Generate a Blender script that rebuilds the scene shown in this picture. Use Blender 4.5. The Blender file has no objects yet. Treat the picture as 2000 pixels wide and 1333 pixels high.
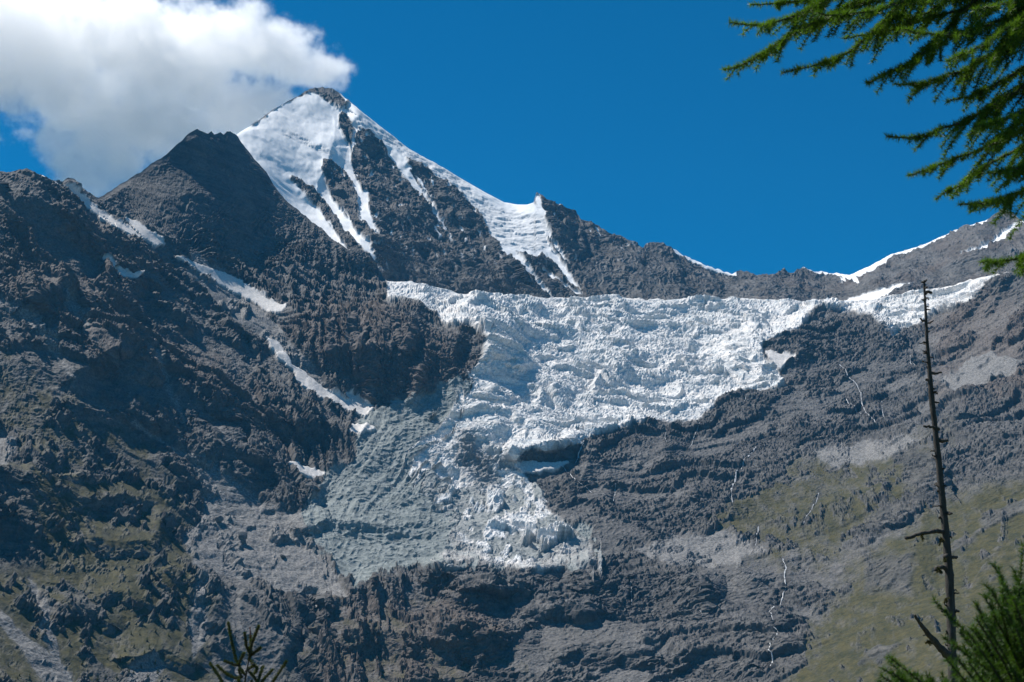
import bpy, math, random
import numpy as np
from mathutils import Vector, Matrix
R = math.radians
S = bpy.context.scene
COL = S.collection

# ------------------------------------------------------------------ camera, sky, sun, exposure
PITCH = R(14.0)
FPX = 2000 * 50 / 36.0
CAM = np.array([0.0, 0.0, 1.7])
cam = bpy.data.cameras.new('camera')
cam.lens = 50; cam.sensor_width = 36; cam.clip_start = 0.1; cam.clip_end = 200000
cam.dof.use_dof = True; cam.dof.focus_distance = 4000; cam.dof.aperture_fstop = 9.0
camo = bpy.data.objects.new('camera', cam); COL.objects.link(camo)
camo.location = CAM; camo.rotation_euler = (math.pi / 2 + PITCH, 0, 0)
S.camera = camo

SUN = Vector((-0.46, 0.27, 0.845)).normalized()          # towards the sun
SUN_EL = math.asin(SUN.z); SUN_AZ = math.atan2(SUN.x, SUN.y)
W = bpy.data.worlds.new('World'); S.world = W; W.use_nodes = True
nt = W.node_tree; nt.nodes.clear()
sky = nt.nodes.new('ShaderNodeTexSky'); sky.sky_type = 'NISHITA'; sky.sun_disc = False
sky.sun_elevation = SUN_EL; sky.sun_rotation = SUN_AZ
sky.altitude = 3000; sky.air_density = 1.0; sky.dust_density = 0.0; sky.ozone_density = 2.5
hs = nt.nodes.new('ShaderNodeHueSaturation')
hs.inputs['Hue'].default_value = 0.492; hs.inputs['Saturation'].default_value = 2.2; hs.inputs['Value'].default_value = 0.97
bg = nt.nodes.new('ShaderNodeBackground'); bg.inputs['Strength'].default_value = 0.07
wo = nt.nodes.new('ShaderNodeOutputWorld')
nt.links.new(sky.outputs[0], hs.inputs['Color']); nt.links.new(hs.outputs[0], bg.inputs[0]); nt.links.new(bg.outputs[0], wo.inputs[0])
sl = bpy.data.lights.new('sun', 'SUN'); sl.energy = 4.6; sl.angle = R(0.5); sl.color = (1.0, 0.96, 0.9)
so = bpy.data.objects.new('sun', sl); COL.objects.link(so)
so.rotation_euler = (-SUN).to_track_quat('-Z', 'Y').to_euler()
vs = S.view_settings; vs.view_transform = 'Standard'; vs.look = 'None'; vs.exposure = 0.5; vs.gamma = 1.0; vs.use_curve_mapping = False
S.cycles.use_denoising = True
S.cycles.max_bounces = 32; S.cycles.volume_bounces = 20; S.cycles.volume_step_rate = 3.0; S.cycles.volume_max_steps = 256; S.cycles.diffuse_bounces = 3; S.cycles.transparent_max_bounces = 16

# ------------------------------------------------------------------ numpy helpers
def ray(px, py):
    xc = (px - 1000.0) / FPX; yc = (666.5 - py) / FPX
    return xc, math.cos(PITCH) - yc * math.sin(PITCH), math.sin(PITCH) + yc * math.cos(PITCH)
def at(px, py, Y):
    dx, dy, dz = ray(px, py); k = Y / dy
    return np.stack([dx * k, 0 * px + Y, CAM[2] + dz * k], -1)
def atv(px, py, Y):
    p = at(np.float64(px), np.float64(py), np.float64(Y)); return Vector(p)

rs = np.random.RandomState(7)
PERM = np.concatenate([rs.permutation(1024)] * 2).astype(np.int32)
_a = rs.rand(1024) * 2 * np.pi
GX = np.cos(_a).astype(np.float32); GY = np.sin(_a).astype(np.float32)
RV = rs.rand(1024, 3).astype(np.float32)
def hsh(i, j): return PERM[(PERM[i & 1023] + j) & 1023]
def noise2(x, y):
    xi = np.floor(x).astype(np.int32); yi = np.floor(y).astype(np.int32)
    fx = (x - xi).astype(np.float32); fy = (y - yi).astype(np.float32)
    u = fx * fx * fx * (fx * (fx * 6 - 15) + 10); v = fy * fy * fy * (fy * (fy * 6 - 15) + 10)
    def g(di, dj):
        h = hsh(xi + di, yi + dj); return GX[h] * (fx - di) + GY[h] * (fy - dj)
    a = g(0, 0); b = g(1, 0); c = g(0, 1); d = g(1, 1)
    return ((a + u * (b - a)) * (1 - v) + (c + u * (d - c)) * v) * 1.5
def fbm(x, y, lam, octv, gain=0.5, seed=0.0):
    s = 0; a = 1.0; f = 1.0 / lam
    for k in range(octv):
        s = s + a * noise2(x * f + 17.3 * k + seed, y * f - 9.1 * k + seed * 1.7); a *= gain; f *= 2.03
    return s
def ridged(x, y, lam, octv, gain=0.5, seed=0.0):
    s = 0; a = 1.0; f = 1.0 / lam; w = 1.0
    for k in range(octv):
        n = 1 - np.abs(noise2(x * f + 31.7 * k + seed, y * f + 5.3 * k - seed)) * 1.6
        n = n * n * w; s = s + a * n; w = np.clip(n * 1.6, 0.25, 1); a *= gain; f *= 2.07
    return s
def worley(x, y, jit=0.9):
    xi = np.floor(x).astype(np.int32); yi = np.floor(y).astype(np.int32)
    f1 = np.full(x.shape, 9.0, np.float32); f2 = f1.copy(); val = np.zeros(x.shape, np.float32)
    for di in (-1, 0, 1):
        for dj in (-1, 0, 1):
            h = hsh(xi + di, yi + dj)
            dx = xi + di + 0.5 + jit * (RV[h, 0] - 0.5) - x; dy = yi + dj + 0.5 + jit * (RV[h, 1] - 0.5) - y
            d = np.sqrt(dx * dx + dy * dy).astype(np.float32)
            m = d < f1
            f2 = np.where(m, f1, np.minimum(f2, d)); val = np.where(m, RV[h, 2], val); f1 = np.where(m, d, f1)
    return f1, f2, val
def sstep(a, b, x):
    t = np.clip((x - a) / (b - a), 0, 1); return t * t * (3 - 2 * t)
def tps(ctrl, px, py):
    c = np.array(ctrl, float); n = len(c); q = c[:, :2] / 500.0
    def K(r2): return 0.5 * r2 * np.log(r2 + 1e-9)
    d2 = ((q[:, None] - q[None]) ** 2).sum(-1)
    A = np.zeros((n + 3, n + 3)); A[:n, :n] = K(d2) + np.eye(n) * 0.004
    P = np.c_[np.ones(n), q]; A[:n, n:] = P; A[n:, :n] = P.T
    w = np.linalg.solve(A, np.r_[c[:, 2], 0, 0, 0])
    out = w[n] + w[n + 1] * px / 500 + w[n + 2] * py / 500
    X = (px / 500).astype(np.float32); Yv = (py / 500).astype(np.float32)
    for i in range(n):
        r2 = (X - np.float32(q[i, 0])) ** 2 + (Yv - np.float32(q[i, 1])) ** 2
        out = out + w[i] * 0.5 * r2 * np.log(r2 + 1e-9)
    return out
def seg_dist(px, py, pts, closed=False):
    """distance to a polyline, side sign (+ right of travel on screen) """
    best = np.full(px.shape, 1e9, np.float32); side = np.zeros(px.shape, np.float32)
    pts = list(pts) + ([pts[0]] if closed else [])
    for (x0, y0), (x1, y1) in zip(pts[:-1], pts[1:]):
        ex, ey = x1 - x0, y1 - y0; L = ex * ex + ey * ey + 1e-9
        t = np.clip(((px - x0) * ex + (py - y0) * ey) / L, 0, 1)
        dx = px - (x0 + t * ex); dy = py - (y0 + t * ey)
        d = np.sqrt(dx * dx + dy * dy)
        m = d < best
        best = np.where(m, d, best); side = np.where(m, np.sign(ex * (py - y0) - ey * (px - x0)), side)
    return best, side
def poly_sd(px, py, pts):
    best, _ = seg_dist(px, py, pts, True)
    ins = np.zeros(px.shape, bool); n = len(pts)
    for i in range(n):
        x0, y0 = pts[i]; x1, y1 = pts[(i + 1) % n]
        if y0 == y1: continue
        c = (y0 > py) != (y1 > py)
        ins ^= c & (px < (x1 - x0) * (py - y0) / (y1 - y0) + x0)
    return np.where(ins, best, -best)
def pmask(px, py, pts, soft=6.0, out=None):
    """0..1 mask of a polygon; only worked out in its box; out: array to max into"""
    if out is None: out = np.zeros(px.shape, np.float32)
    xs = [p[0] for p in pts]; ys = [p[1] for p in pts]; g = soft + 2
    m = (px > min(xs) - g) & (px < max(xs) + g) & (py > min(ys) - g) & (py < max(ys) + g)
    if m.any():
        sd = poly_sd(px[m], py[m], pts)
        out[m] = np.maximum(out[m], sstep(-soft, soft, sd))
    return out
def stroke(px, py, pts, wl, wr, amp, p=1.0):
    """crest along pts: falls off over wl px on the left of travel, wr px on the right"""
    out = np.zeros(px.shape, np.float32)
    xs = [q[0] for q in pts]; ys = [q[1] for q in pts]; g = max(wl, wr)
    m = (px > min(xs) - g) & (px < max(xs) + g) & (py > min(ys) - g) & (py < max(ys) + g)
    if m.any():
        d, s = seg_dist(px[m], py[m], pts)
        w = np.where(s >= 0, wr, wl)
        out[m] = amp * np.clip(1 - d / w, 0, 1) ** p
    return out
def line_mask(px, py, pts, w0, w1, soft=2.0, out=None):
    """a strip along pts whose half width runs from w0 to w1"""
    if out is None: out = np.zeros(px.shape, np.float32)
    xs = [q[0] for q in pts]; ys = [q[1] for q in pts]; g = max(w0, w1) + soft + 2
    m = (px > min(xs) - g) & (px < max(xs) + g) & (py > min(ys) - g) & (py < max(ys) + g)
    if m.any():
        d, _ = seg_dist(px[m], py[m], pts)
        x0, y0 = pts[0]; x1, y1 = pts[-1]; L = (x1 - x0) ** 2 + (y1 - y0) ** 2
        t = np.clip(((px[m] - x0) * (x1 - x0) + (py[m] - y0) * (y1 - y0)) / L, 0, 1)
        out[m] = np.maximum(out[m], sstep(-soft, soft, w0 + (w1 - w0) * t - d))
    return out
def normals(P):
    du = np.gradient(P, axis=1); dv = np.gradient(P, axis=0)
    n = np.cross(du, dv); n /= np.linalg.norm(n, axis=-1, keepdims=True) + 1e-9
    f = np.where(n[..., 1:2] > 0, -1.0, 1.0)     # towards the camera side
    return n * f

def link(name, mesh, mats, parent=None):
    o = bpy.data.objects.new(name, mesh); COL.objects.link(o)
    for m in (mats if isinstance(mats, (list, tuple)) else [mats]): mesh.materials.append(m)
    if parent: o.parent = parent
    return o
def tag(o, label=None, cat=None, group=None, kind=None):
    if label: o['label'] = label
    if cat: o['category'] = cat
    if group: o['group'] = group
    if kind: o['kind'] = kind
    return o
def np_mesh(name, V, F, attrs=None, smooth=True):
    """quads or triangles from numpy arrays"""
    me = bpy.data.meshes.new(name); n = F.shape[1]
    me.vertices.add(len(V)); me.vertices.foreach_set('co', np.ascontiguousarray(V, np.float32).ravel())
    me.loops.add(F.size); me.loops.foreach_set('vertex_index', np.ascontiguousarray(F, np.int32).ravel())
    me.polygons.add(len(F)); me.polygons.foreach_set('loop_start', np.arange(0, F.size, n, dtype=np.int32))
    me.polygons.foreach_set('use_smooth', np.full(len(F), smooth, bool))
    for k, a in (attrs or {}).items():
        at_ = me.attributes.new(k, 'FLOAT_COLOR', 'POINT'); at_.data.foreach_set('color', np.ascontiguousarray(a, np.float32).ravel())
    me.update(); return me
def grid_faces(nr, nc):
    i = np.arange(nr * nc, dtype=np.int32).reshape(nr, nc)
    return np.stack([i[:-1, :-1], i[:-1, 1:], i[1:, 1:], i[1:, :-1]], -1)

# ------------------------------------------------------------------ materials
def new_mat(name):
    m = bpy.data.materials.new(name); m.use_nodes = True; t = m.node_tree; t.nodes.clear(); return m, t
def N(t, kind, **kw):
    n = t.nodes.new(kind)
    for k, v in kw.items():
        if k.startswith('i_'): n.inputs[int(k[2:])].default_value = v
        else: setattr(n, k, v)
    return n
def mix(t, fac, a, b, blend='MIX'):
    n = t.nodes.new('ShaderNodeMix'); n.data_type = 'RGBA'; n.blend_type = blend
    for sock, v in ((n.inputs[0], fac), (n.inputs[6], a), (n.inputs[7], b)):
        if isinstance(v, (int, float)): sock.default_value = v
        elif isinstance(v, tuple): sock.default_value = v if len(v) == 4 else v + (1,)
        else: t.links.new(v, sock)
    return n.outputs[2]
def ramp(t, v, *stops):
    r = t.nodes.new('ShaderNodeValToRGB'); e = r.color_ramp.elements
    while len(e) < len(stops): e.new(0.5)
    for k, (p, c) in zip(e, stops):
        k.position = p; k.color = (c, c, c, 1) if isinstance(c, (int, float)) else tuple(c) + (1,)
    t.links.new(v, r.inputs[0]); return r.outputs[0]
def tex(t, vec, scale, detail=6, rough=0.6, dist=0.0):
    n = t.nodes.new('ShaderNodeTexNoise'); n.inputs['Scale'].default_value = scale; n.inputs['Detail'].default_value = detail
    n.inputs['Roughness'].default_value = rough; n.inputs['Distortion'].default_value = dist
    t.links.new(vec, n.inputs['Vector']); return n.outputs[0]
def rock_material():
    m, t = new_mat('mountain')
    pos = t.nodes.new('ShaderNodeNewGeometry').outputs['Position']
    A = N(t, 'ShaderNodeAttribute', attribute_name='maskA'); B = N(t, 'ShaderNodeAttribute', attribute_name='maskB')
    sa = N(t, 'ShaderNodeSeparateColor'); t.links.new(A.outputs['Color'], sa.inputs[0])
    sb = N(t, 'ShaderNodeSeparateColor'); t.links.new(B.outputs['Color'], sb.inputs[0])
    big = tex(t, pos, 0.008, 5, 0.6); mid = tex(t, pos, 0.045, 6, 0.7, 0.6); fine = tex(t, pos, 0.22, 5, 0.75)
    sm = N(t, 'ShaderNodeMapping'); sm.inputs['Rotation'].default_value = (0.35, 0.25, 0); sm.inputs['Scale'].default_value = (0.006, 0.006, 0.09)
    t.links.new(pos, sm.inputs[0]); strata = tex(t, sm.outputs[0], 1.0, 5, 0.65, 0.4)
    rock = mix(t, ramp(t, big, (0.35, 0.0), (0.65, 1.0)), (0.057, 0.058, 0.059), (0.108, 0.104, 0.099))
    rock = mix(t, ramp(t, strata, (0.42, 0.0), (0.6, 0.75)), rock, (0.140, 0.131, 0.124))
    rock = mix(t, ramp(t, mid, (0.3, 0.75), (0.55, 0.0)), rock, (0.032, 0.034, 0.037))
    rock = mix(t, sb.outputs[1], rock, mix(t, ramp(t, mid, (0.3, 0.0), (0.7, 1.0)), (0.070, 0.058, 0.051), (0.148, 0.120, 0.105)))       # brown rock
    scree = mix(t, ramp(t, fine, (0.35, 0.0), (0.7, 1.0)), (0.11, 0.11, 0.109), (0.27, 0.26, 0.25))
    rock = mix(t, sb.outputs[0], rock, scree)
    grass = mix(t, ramp(t, mid, (0.35, 0.0), (0.62, 1.0)), (0.026, 0.030, 0.009), (0.076, 0.066, 0.022))
    rock = mix(t, A.outputs['Alpha'], rock, grass)
    rock = mix(t, sb.outputs[2], rock, (0.035, 0.036, 0.038))                 # wet rock beside water
    dirty = mix(t, ramp(t, mid, (0.3, 0.0), (0.7, 1.0)), (0.13, 0.155, 0.155), (0.30, 0.325, 0.315))
    rock = mix(t, sa.outputs[2], rock, dirty)
    ice = mix(t, ramp(t, mid, (0.36, 0.0), (0.6, 1.0)), (0.56, 0.60, 0.62), (0.88, 0.83, 0.785))
    ice = mix(t, ramp(t, tex(t, sm.outputs[0], 1.6, 5, 0.7, 0.8), (0.48, 0.0), (0.66, 0.8)), ice, (0.47, 0.47, 0.46))      # dust bands
    rock = mix(t, sa.outputs[1], rock, ice)
    snow = mix(t, ramp(t, big, (0.3, 0.0), (0.7, 1.0)), (0.80, 0.82, 0.84), (0.87, 0.87, 0.87))
    rock = mix(t, sa.outputs[0], rock, snow)
    rock = mix(t, B.outputs['Alpha'], rock, (0.66, 0.63, 0.60))                  # old dirty snow
    val = ramp(t, fine, (0.3, 0.62), (0.7, 1.3))
    amt = N(t, 'ShaderNodeMath', operation='SUBTRACT'); amt.inputs[0].default_value = 1.0; t.links.new(sa.outputs[0], amt.inputs[1])
    col = mix(t, amt.outputs[0], rock, mix(t, 1.0, rock, val, 'MULTIPLY'))
    b = N(t, 'ShaderNodeBsdfPrincipled'); b.inputs['Roughness'].default_value = 0.85; b.inputs['Specular IOR Level'].default_value = 0.25
    t.links.new(col, b.inputs['Base Color'])
    bm = N(t, 'ShaderNodeBump'); bm.inputs['Distance'].default_value = 2.6
    t.links.new(mix(t, 0.5, fine, mid), bm.inputs['Height'])
    bs = N(t, 'ShaderNodeMath', operation='MULTIPLY_ADD'); bs.inputs[1].default_value = -0.62; bs.inputs[2].default_value = 0.7
    t.links.new(sa.outputs[0], bs.inputs[0]); t.links.new(bs.outputs[0], bm.inputs['Strength'])
    t.links.new(bm.outputs[0], b.inputs['Normal'])
    o = N(t, 'ShaderNodeOutputMaterial'); t.links.new(b.outputs[0], o.inputs[0])
    return m
M_TER = rock_material()

# ------------------------------------------------------------------ terrain: data read off the photograph (pixel, distance in metres)
FT = [(-600, 360), (-300, 330), (-100, 350), (0, 338), (30, 337), (52, 331), (70, 342), (85, 346), (100, 352), (120, 356), (128, 350), (142, 352), (150, 362), (165, 371), (192, 387), (205, 380),
      (240, 358), (300, 320), (330, 298), (362, 268), (376, 256), (385, 250), (396, 258), (405, 262), (412, 256), (418, 264), (430, 259), (436, 264), (443, 258), (452, 262), (462, 266),
      (480, 290), (520, 340), (555, 390), (600, 425), (640, 460), (680, 490), (700, 487), (720, 495), (735, 515), (748, 540), (758, 553), (775, 554), (800, 553), (850, 562), (900, 572), (1000, 579), (1060, 582),
      (1150, 584), (1300, 586), (1400, 588), (1500, 587), (1600, 590), (1650, 590), (1700, 589), (1760, 580), (1800, 572), (1860, 558), (1900, 547), (1930, 541), (1960, 537), (2000, 530), (2100, 505), (2600, 470)]
FD = [(-600, 360, 2900), (-300, 330, 3100), (0, 338, 3300), (52, 332, 3320), (125, 352, 3430), (190, 387, 3620), (240, 358, 3880), (310, 310, 4020), (385, 252, 4170), (462, 266, 4370), (560, 390, 4350), (640, 460, 4300), (720, 495, 4260),
      (760, 555, 4270), (900, 572, 4420), (1060, 583, 4520), (1300, 586, 4620), (1500, 587, 4680), (1650, 590, 4680), (1800, 572, 4520), (1920, 543, 4270), (2000, 530, 4100), (2300, 490, 3750), (2600, 470, 3500),
      (300, 470, 3650), (400, 540, 3720), (550, 605, 3780), (330, 400, 3880), (450, 400, 4110), (600, 500, 4170), (500, 550, 3940), (650, 570, 4080), (700, 560, 4160),
      (540, 670, 3620), (620, 740, 3560), (720, 800, 3540), (600, 640, 3690), (700, 640, 3720), (680, 760, 3570), (800, 600, 3900), (820, 700, 3680), (900, 640, 3860), (920, 730, 3700), (800, 760, 3580),
      (0, 450, 3150), (0, 600, 2960), (0, 750, 2750), (0, 900, 2550), (0, 1050, 2330), (0, 1200, 2100), (0, 1333, 1920), (0, 1450, 1780),
      (150, 450, 3330), (150, 600, 3080), (150, 750, 2870), (150, 900, 2680), (150, 1050, 2480), (150, 1200, 2250), (150, 1333, 2060),
      (300, 600, 3330), (300, 750, 3080), (300, 900, 2860), (300, 1050, 2620), (300, 1200, 2370), (300, 1333, 2180),
      (450, 700, 3380), (450, 850, 3120), (450, 1000, 2860), (450, 1150, 2580), (450, 1333, 2320), (600, 800, 3380), (600, 950, 3080), (560, 1000, 2950), (600, 1100, 2750), (600, 1333, 2420),
      (850, 600, 4250), (1000, 620, 4180), (1000, 700, 3890), (960, 670, 3830), (1050, 760, 3800), (1120, 740, 3960), (1200, 620, 4450), (1200, 700, 4180), (1200, 780, 3920), (1400, 620, 4520), (1400, 700, 4230), (1370, 790, 3930), (950, 760, 3640), (1050, 860, 3500), (1100, 830, 3640), (1200, 830, 3700),
      (750, 830, 3430), (850, 830, 3480), (700, 920, 3180), (800, 920, 3250), (900, 950, 3260), (1000, 950, 3340), (650, 1010, 2960), (800, 1020, 3020), (950, 1020, 3080), (1080, 1010, 3140), (750, 1080, 2850), (950, 1085, 2900), (1100, 1080, 2960), (1150, 1075, 2980),
      (700, 1180, 2640), (900, 1180, 2660), (1100, 1180, 2720), (700, 1333, 2440), (900, 1333, 2420), (1100, 1333, 2460), (1300, 1180, 2740), (1300, 1333, 2440), (600, 1450, 2290), (1000, 1450, 2300), (1500, 1450, 2230), (2000, 1450, 1790),
      (1150, 950, 3330), (1300, 900, 3480), (1300, 1000, 3200), (1300, 1080, 2980), (1500, 700, 4150), (1500, 800, 3850), (1500, 900, 3480), (1500, 1000, 3150), (1500, 1100, 2880), (1500, 1200, 2640), (1500, 1333, 2360),
      (1600, 650, 4350), (1700, 650, 4350), (1700, 750, 3950), (1700, 850, 3550), (1700, 950, 3150), (1700, 1050, 2850), (1700, 1200, 2480), (1700, 1333, 2200),
      (1850, 620, 4250), (1850, 700, 3950), (1850, 800, 3500), (1850, 900, 3120), (1850, 1050, 2700), (1850, 1200, 2330), (1850, 1333, 2060),
      (2000, 620, 3900), (2000, 720, 3600), (2000, 820, 3250), (2000, 920, 2920), (2000, 1050, 2560), (2000, 1200, 2200), (2000, 1333, 1930),
      (2300, 700, 3300), (2300, 1000, 2400), (2300, 1333, 1750), (2600, 1000, 2200), (2600, 1450, 1500), (-300, 600, 2700), (-300, 1000, 2200), (-300, 1333, 1700), (-600, 1000, 2000), (-600, 1450, 1400)]
BT = [(150, 470), (300, 400), (380, 330), (430, 292), (455, 270), (470, 258), (500, 240), (530, 218), (560, 200), (590, 183), (605, 174), (622, 169), (640, 173), (655, 176), (668, 186), (690, 205), (710, 222), (740, 245), (770, 268), (800, 292),
      (850, 318), (900, 348), (950, 378), (985, 396), (1010, 400), (1030, 400), (1042, 396), (1048, 377), (1058, 382), (1068, 392), (1080, 395), (1100, 402), (1125, 412), (1135, 430), (1160, 438), (1180, 450), (1195, 459), (1215, 462), (1240, 475), (1255, 484),
      (1262, 476), (1275, 473), (1295, 476), (1315, 488), (1340, 500), (1380, 520), (1430, 535), (1445, 530), (1470, 536), (1500, 537), (1530, 530), (1550, 533), (1570, 521), (1590, 530), (1640, 535), (1660, 538), (1700, 520), (1740, 498), (1800, 480),
      (1840, 462), (1880, 445), (1925, 432), (1940, 420), (1962, 409), (1980, 418), (2000, 432), (2050, 460), (2200, 500), (2600, 560)]
BD = [(150, 470, 4500), (300, 400, 4650), (462, 262, 5050), (540, 210, 5400), (620, 170, 5700), (700, 213, 5680), (800, 292, 5650), (1000, 400, 5500), (1050, 380, 5450), (1180, 450, 5500), (1300, 480, 5550), (1450, 532, 5650), (1650, 538, 5600), (1800, 480, 5500), (1960, 410, 5400), (2300, 520, 5000), (2600, 560, 4800),
      (500, 330, 4830), (720, 500, 4560), (760, 600, 4480), (900, 580, 4660), (1060, 590, 4800), (1300, 590, 4920), (1500, 590, 4980), (1700, 590, 4930), (1900, 545, 4760), (2000, 535, 4620), (500, 700, 4350), (1000, 700, 4550), (1500, 700, 4700), (2000, 700, 4350), (2600, 700, 4300), (150, 700, 4200),
      (600, 250, 5380), (600, 400, 4880), (800, 400, 5170), (850, 500, 4870), (1000, 480, 5130), (1150, 500, 5250), (1900, 490, 5030), (1700, 560, 5080)]

def columns(x0, x1, step, m0, m1, k=36):
    core = np.arange(x0, x1 + step, step)
    l = x0 - (x0 - m0) * (np.linspace(1, 0, k, endpoint=False)) ** 1.6
    r = x1 + step + (m1 - x1) * (np.linspace(0, 1, k + 1)[1:]) ** 1.6
    return np.concatenate([l, core, r])
def sheet(cols, top, ybot, nrow, nback):
    ytop = np.interp(cols, [p[0] for p in top], [p[1] for p in top])
    t = np.linspace(0, 1, nrow)[:, None]
    py = ybot + (ytop[None] - ybot) * t
    px = np.broadcast_to(cols[None], py.shape).copy()
    return px, py
# ------------------------------------------------------------------ terrain: front sheet
STREAMS = [([(1640, 712), (1652, 728), (1668, 748), (1682, 772), (1684, 790), (1690, 806), (1710, 820), (1724, 830)], 2.0), ([(1652, 780), (1662, 792), (1682, 806)], 1.6), ([(1722, 783), (1724, 800), (1728, 818)], 1.3),
           ([(1478, 880), (1462, 905), (1450, 925), (1436, 948), (1428, 962)], 3.0), ([(1428, 962), (1430, 985)], 1.5), ([(1482, 1030), (1480, 1050), (1476, 1068)], 1.6), ([(1530, 1095), (1536, 1112), (1533, 1130), (1538, 1158), (1525, 1182), (1502, 1200), (1508, 1220), (1522, 1240), (1512, 1268), (1506, 1300)], 2.6),
           ([(1142, 842), (1136, 860), (1130, 885), (1124, 905)], 3.2), ([(1098, 912), (1118, 930), (1135, 950), (1155, 968)], 1.8), ([(1366, 830), (1358, 848), (1344, 872)], 1.4), ([(1302, 838), (1302, 862)], 1.0), ([(1203, 950), (1198, 985)], 1.5),
           ([(606, 1172), (618, 1182), (624, 1190), (620, 1205), (618, 1222)], 5.0), ([(598, 1298), (606, 1312), (616, 1335)], 3.5), ([(1776, 690), (1778, 705), (1790, 712), (1812, 716)], 1.3), ([(1232, 1130), (1232, 1160), (1234, 1185)], 0.9), ([(1368, 1160), (1370, 1200), (1368, 1225)], 0.9), ([(1455, 782), (1457, 800)], 1.0), ([(1600, 965), (1590, 1000), (1570, 1030)], 1.6)]
STEP = 1.55
def build_front():
    cols = columns(-24, 2024, STEP, -600, 2600)
    NR, NB = 560, 14
    px, py = sheet(cols, FT, 1420.0, NR, NB)
    # jagged skyline for the rock part
    top_w = sstep(0.97, 1.0, np.linspace(0, 1, NR))[:, None]
    rockx = ((cols < 735)).astype(np.float32)
    py = py + top_w * (rockx * 3.0 * fbm(cols, cols * 0 + 3.3, 22, 3)[None] + (1 - rockx) * 2.2 * fbm(cols, cols * 0 + 8.3, 26, 3)[None])
    Y = tps(FD, px, py)
    wx = px + 14 * fbm(px, py, 70, 3, seed=1.0) + 4 * fbm(px, py, 14, 2, seed=2.0)
    wy = py + 14 * fbm(px, py, 70, 3, seed=3.0) + 4 * fbm(px, py, 14, 2, seed=4.0)
    lx = px + 5 * fbm(px, py, 40, 3, seed=5.0); ly = py + 5 * fbm(px, py, 40, 3, seed=6.0)
    fx = px + 3.0 * fbm(px, py, 18, 3, seed=7.0); fy = py + 3.0 * fbm(px, py, 18, 3, seed=8.0)
    # --- sculpted ridges, gullies and cliffs
    for pts, wl, wr, amp in FRONT_STROKES:
        Y = Y - stroke(lx, ly, pts, wl, wr, amp)
    wet = np.zeros(px.shape, np.float32)
    for pts, w in STREAMS:
        Y = Y - stroke(px, py, pts, 8, 8, -7.0); line_mask(lx, ly, pts, w + 3, w + 4, 3, wet)
    # --- masks
    ice = pmask(fx, fy, ICE1, 3); pmask(fx, fy, ICE2, 8, ice)
    for q in ICE_HOLES: ice *= 1 - pmask(fx, fy, q, 3)
    # flow lines of the dirty tongue run parallel to its left margin
    ed, _ = seg_dist(px, py, [(800, 778), (735, 806), (700, 860), (640, 930), (600, 985), (590, 1030), (640, 1090), (720, 1125), (900, 1140)])
    fd = ed + 10 * fbm(px, py, 90, 3, seed=81)
    stripe = fbm(fd, (px + py) * 0.12, 17, 4, 0.6, 82)
    m2 = pmask(lx, ly, ICE_SOFT, 55)
    ice = np.maximum(ice, sstep(0.55, 0.85, m2 * 0.85 + 0.55 * stripe) * (m2 > 0.02))
    dirty = pmask(lx, ly, DIRTY, 10); dirty *= 1 - ice
    for q in DIRTY_TINT: ice *= 1 - 0.75 * pmask(wx, wy, q, 25)
    dirty = np.maximum(dirty, (1 - ice) * pmask(fx, fy, ICE2, 8))
    old = np.zeros(px.shape, np.float32); patch_id = np.zeros(px.shape, np.int32)
    for k, q in enumerate(OLD_SNOW):
        m = sstep(0.08, 0.3, pmask(fx, fy, q, 5)); patch_id[m > 0.5] = k + 1; old = np.maximum(old, m)
    scree = np.zeros(px.shape, np.float32)
    for q, s in SCREE: pmask(lx, ly, q, s, scree)
    brown = np.zeros(px.shape, np.float32)
    for q, s in BROWN: pmask(wx, wy, q, s, brown)
    grass = np.zeros(px.shape, np.float32)
    for q, s, v in GRASS: grass = np.maximum(grass, v * pmask(wx, wy, q, s))
    brk = 0.55 * fbm(px, py, 26, 4, 0.65, 91)
    def ragged(m, k=1.0, w=0.18): return sstep(0.5 - w, 0.5 + w, m + k * brk * (m > 0.01) * (m < 0.99))
    dirty = ragged(dirty) * (1 - ice); scree = ragged(scree, 0.7); brown = 0.9 * ragged(brown, 0.8, 0.4); grass = np.where(grass > 0.02, np.clip(grass + 0.8 * brk, 0, 1), 0)
    lowice = sstep(860, 930, py) * ice
    ice = ice * (1 - 0.85 * lowice * sstep(-0.2, 0.15, fbm(px * 0.8 + py * 0.5, (py - px * 0.4) * 0.8, 40, 4, 0.6, 93)))
    dirty = np.clip(np.maximum(dirty, lowice - ice), 0, 1)
    sl = np.clip(ice + dirty + old, 0, 1)
    # --- relief
    P = at(px, py, Y); Nn = normals(P)
    a = P[..., 0]; b = 0.85 * P[..., 2] + 0.55 * P[..., 1]
    wa = a + 22 * fbm(a, b, 130, 3, seed=11); wb = b + 22 * fbm(a, b, 130, 3, seed=12)
    oldw = np.zeros(px.shape, np.float32)
    for q in OLD_SNOW: pmask(px, py, q, 12, oldw)
    scw = np.zeros(px.shape, np.float32)
    for q, s_ in SCREE: pmask(lx, ly, q, 18, scw)
    scree = np.maximum(scree, 0.55 * sstep(0.3, 0.6, scw + 0.5 * brk))
    smooth = np.clip(np.maximum(scree * 0.88, 0.8 * sstep(0.1, 0.6, scw)) + sstep(0.1, 0.5, oldw) * 0.97, 0, 1)
    gsm = 1 - 0.5 * sstep(0.3, 0.9, grass)
    tl = 1 - sstep(480, 900, px)                        # left flank
    tp = pmask(px, py, ZONE_PYR, 40) * (1 - 0.85 * sstep(400, 540, py + 40 * fbm(px, py, 90, 3, seed=95)))                    # pyramid
    big = 20 * fbm(wa, wb, 260, 2, 0.5, 21)
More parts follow.
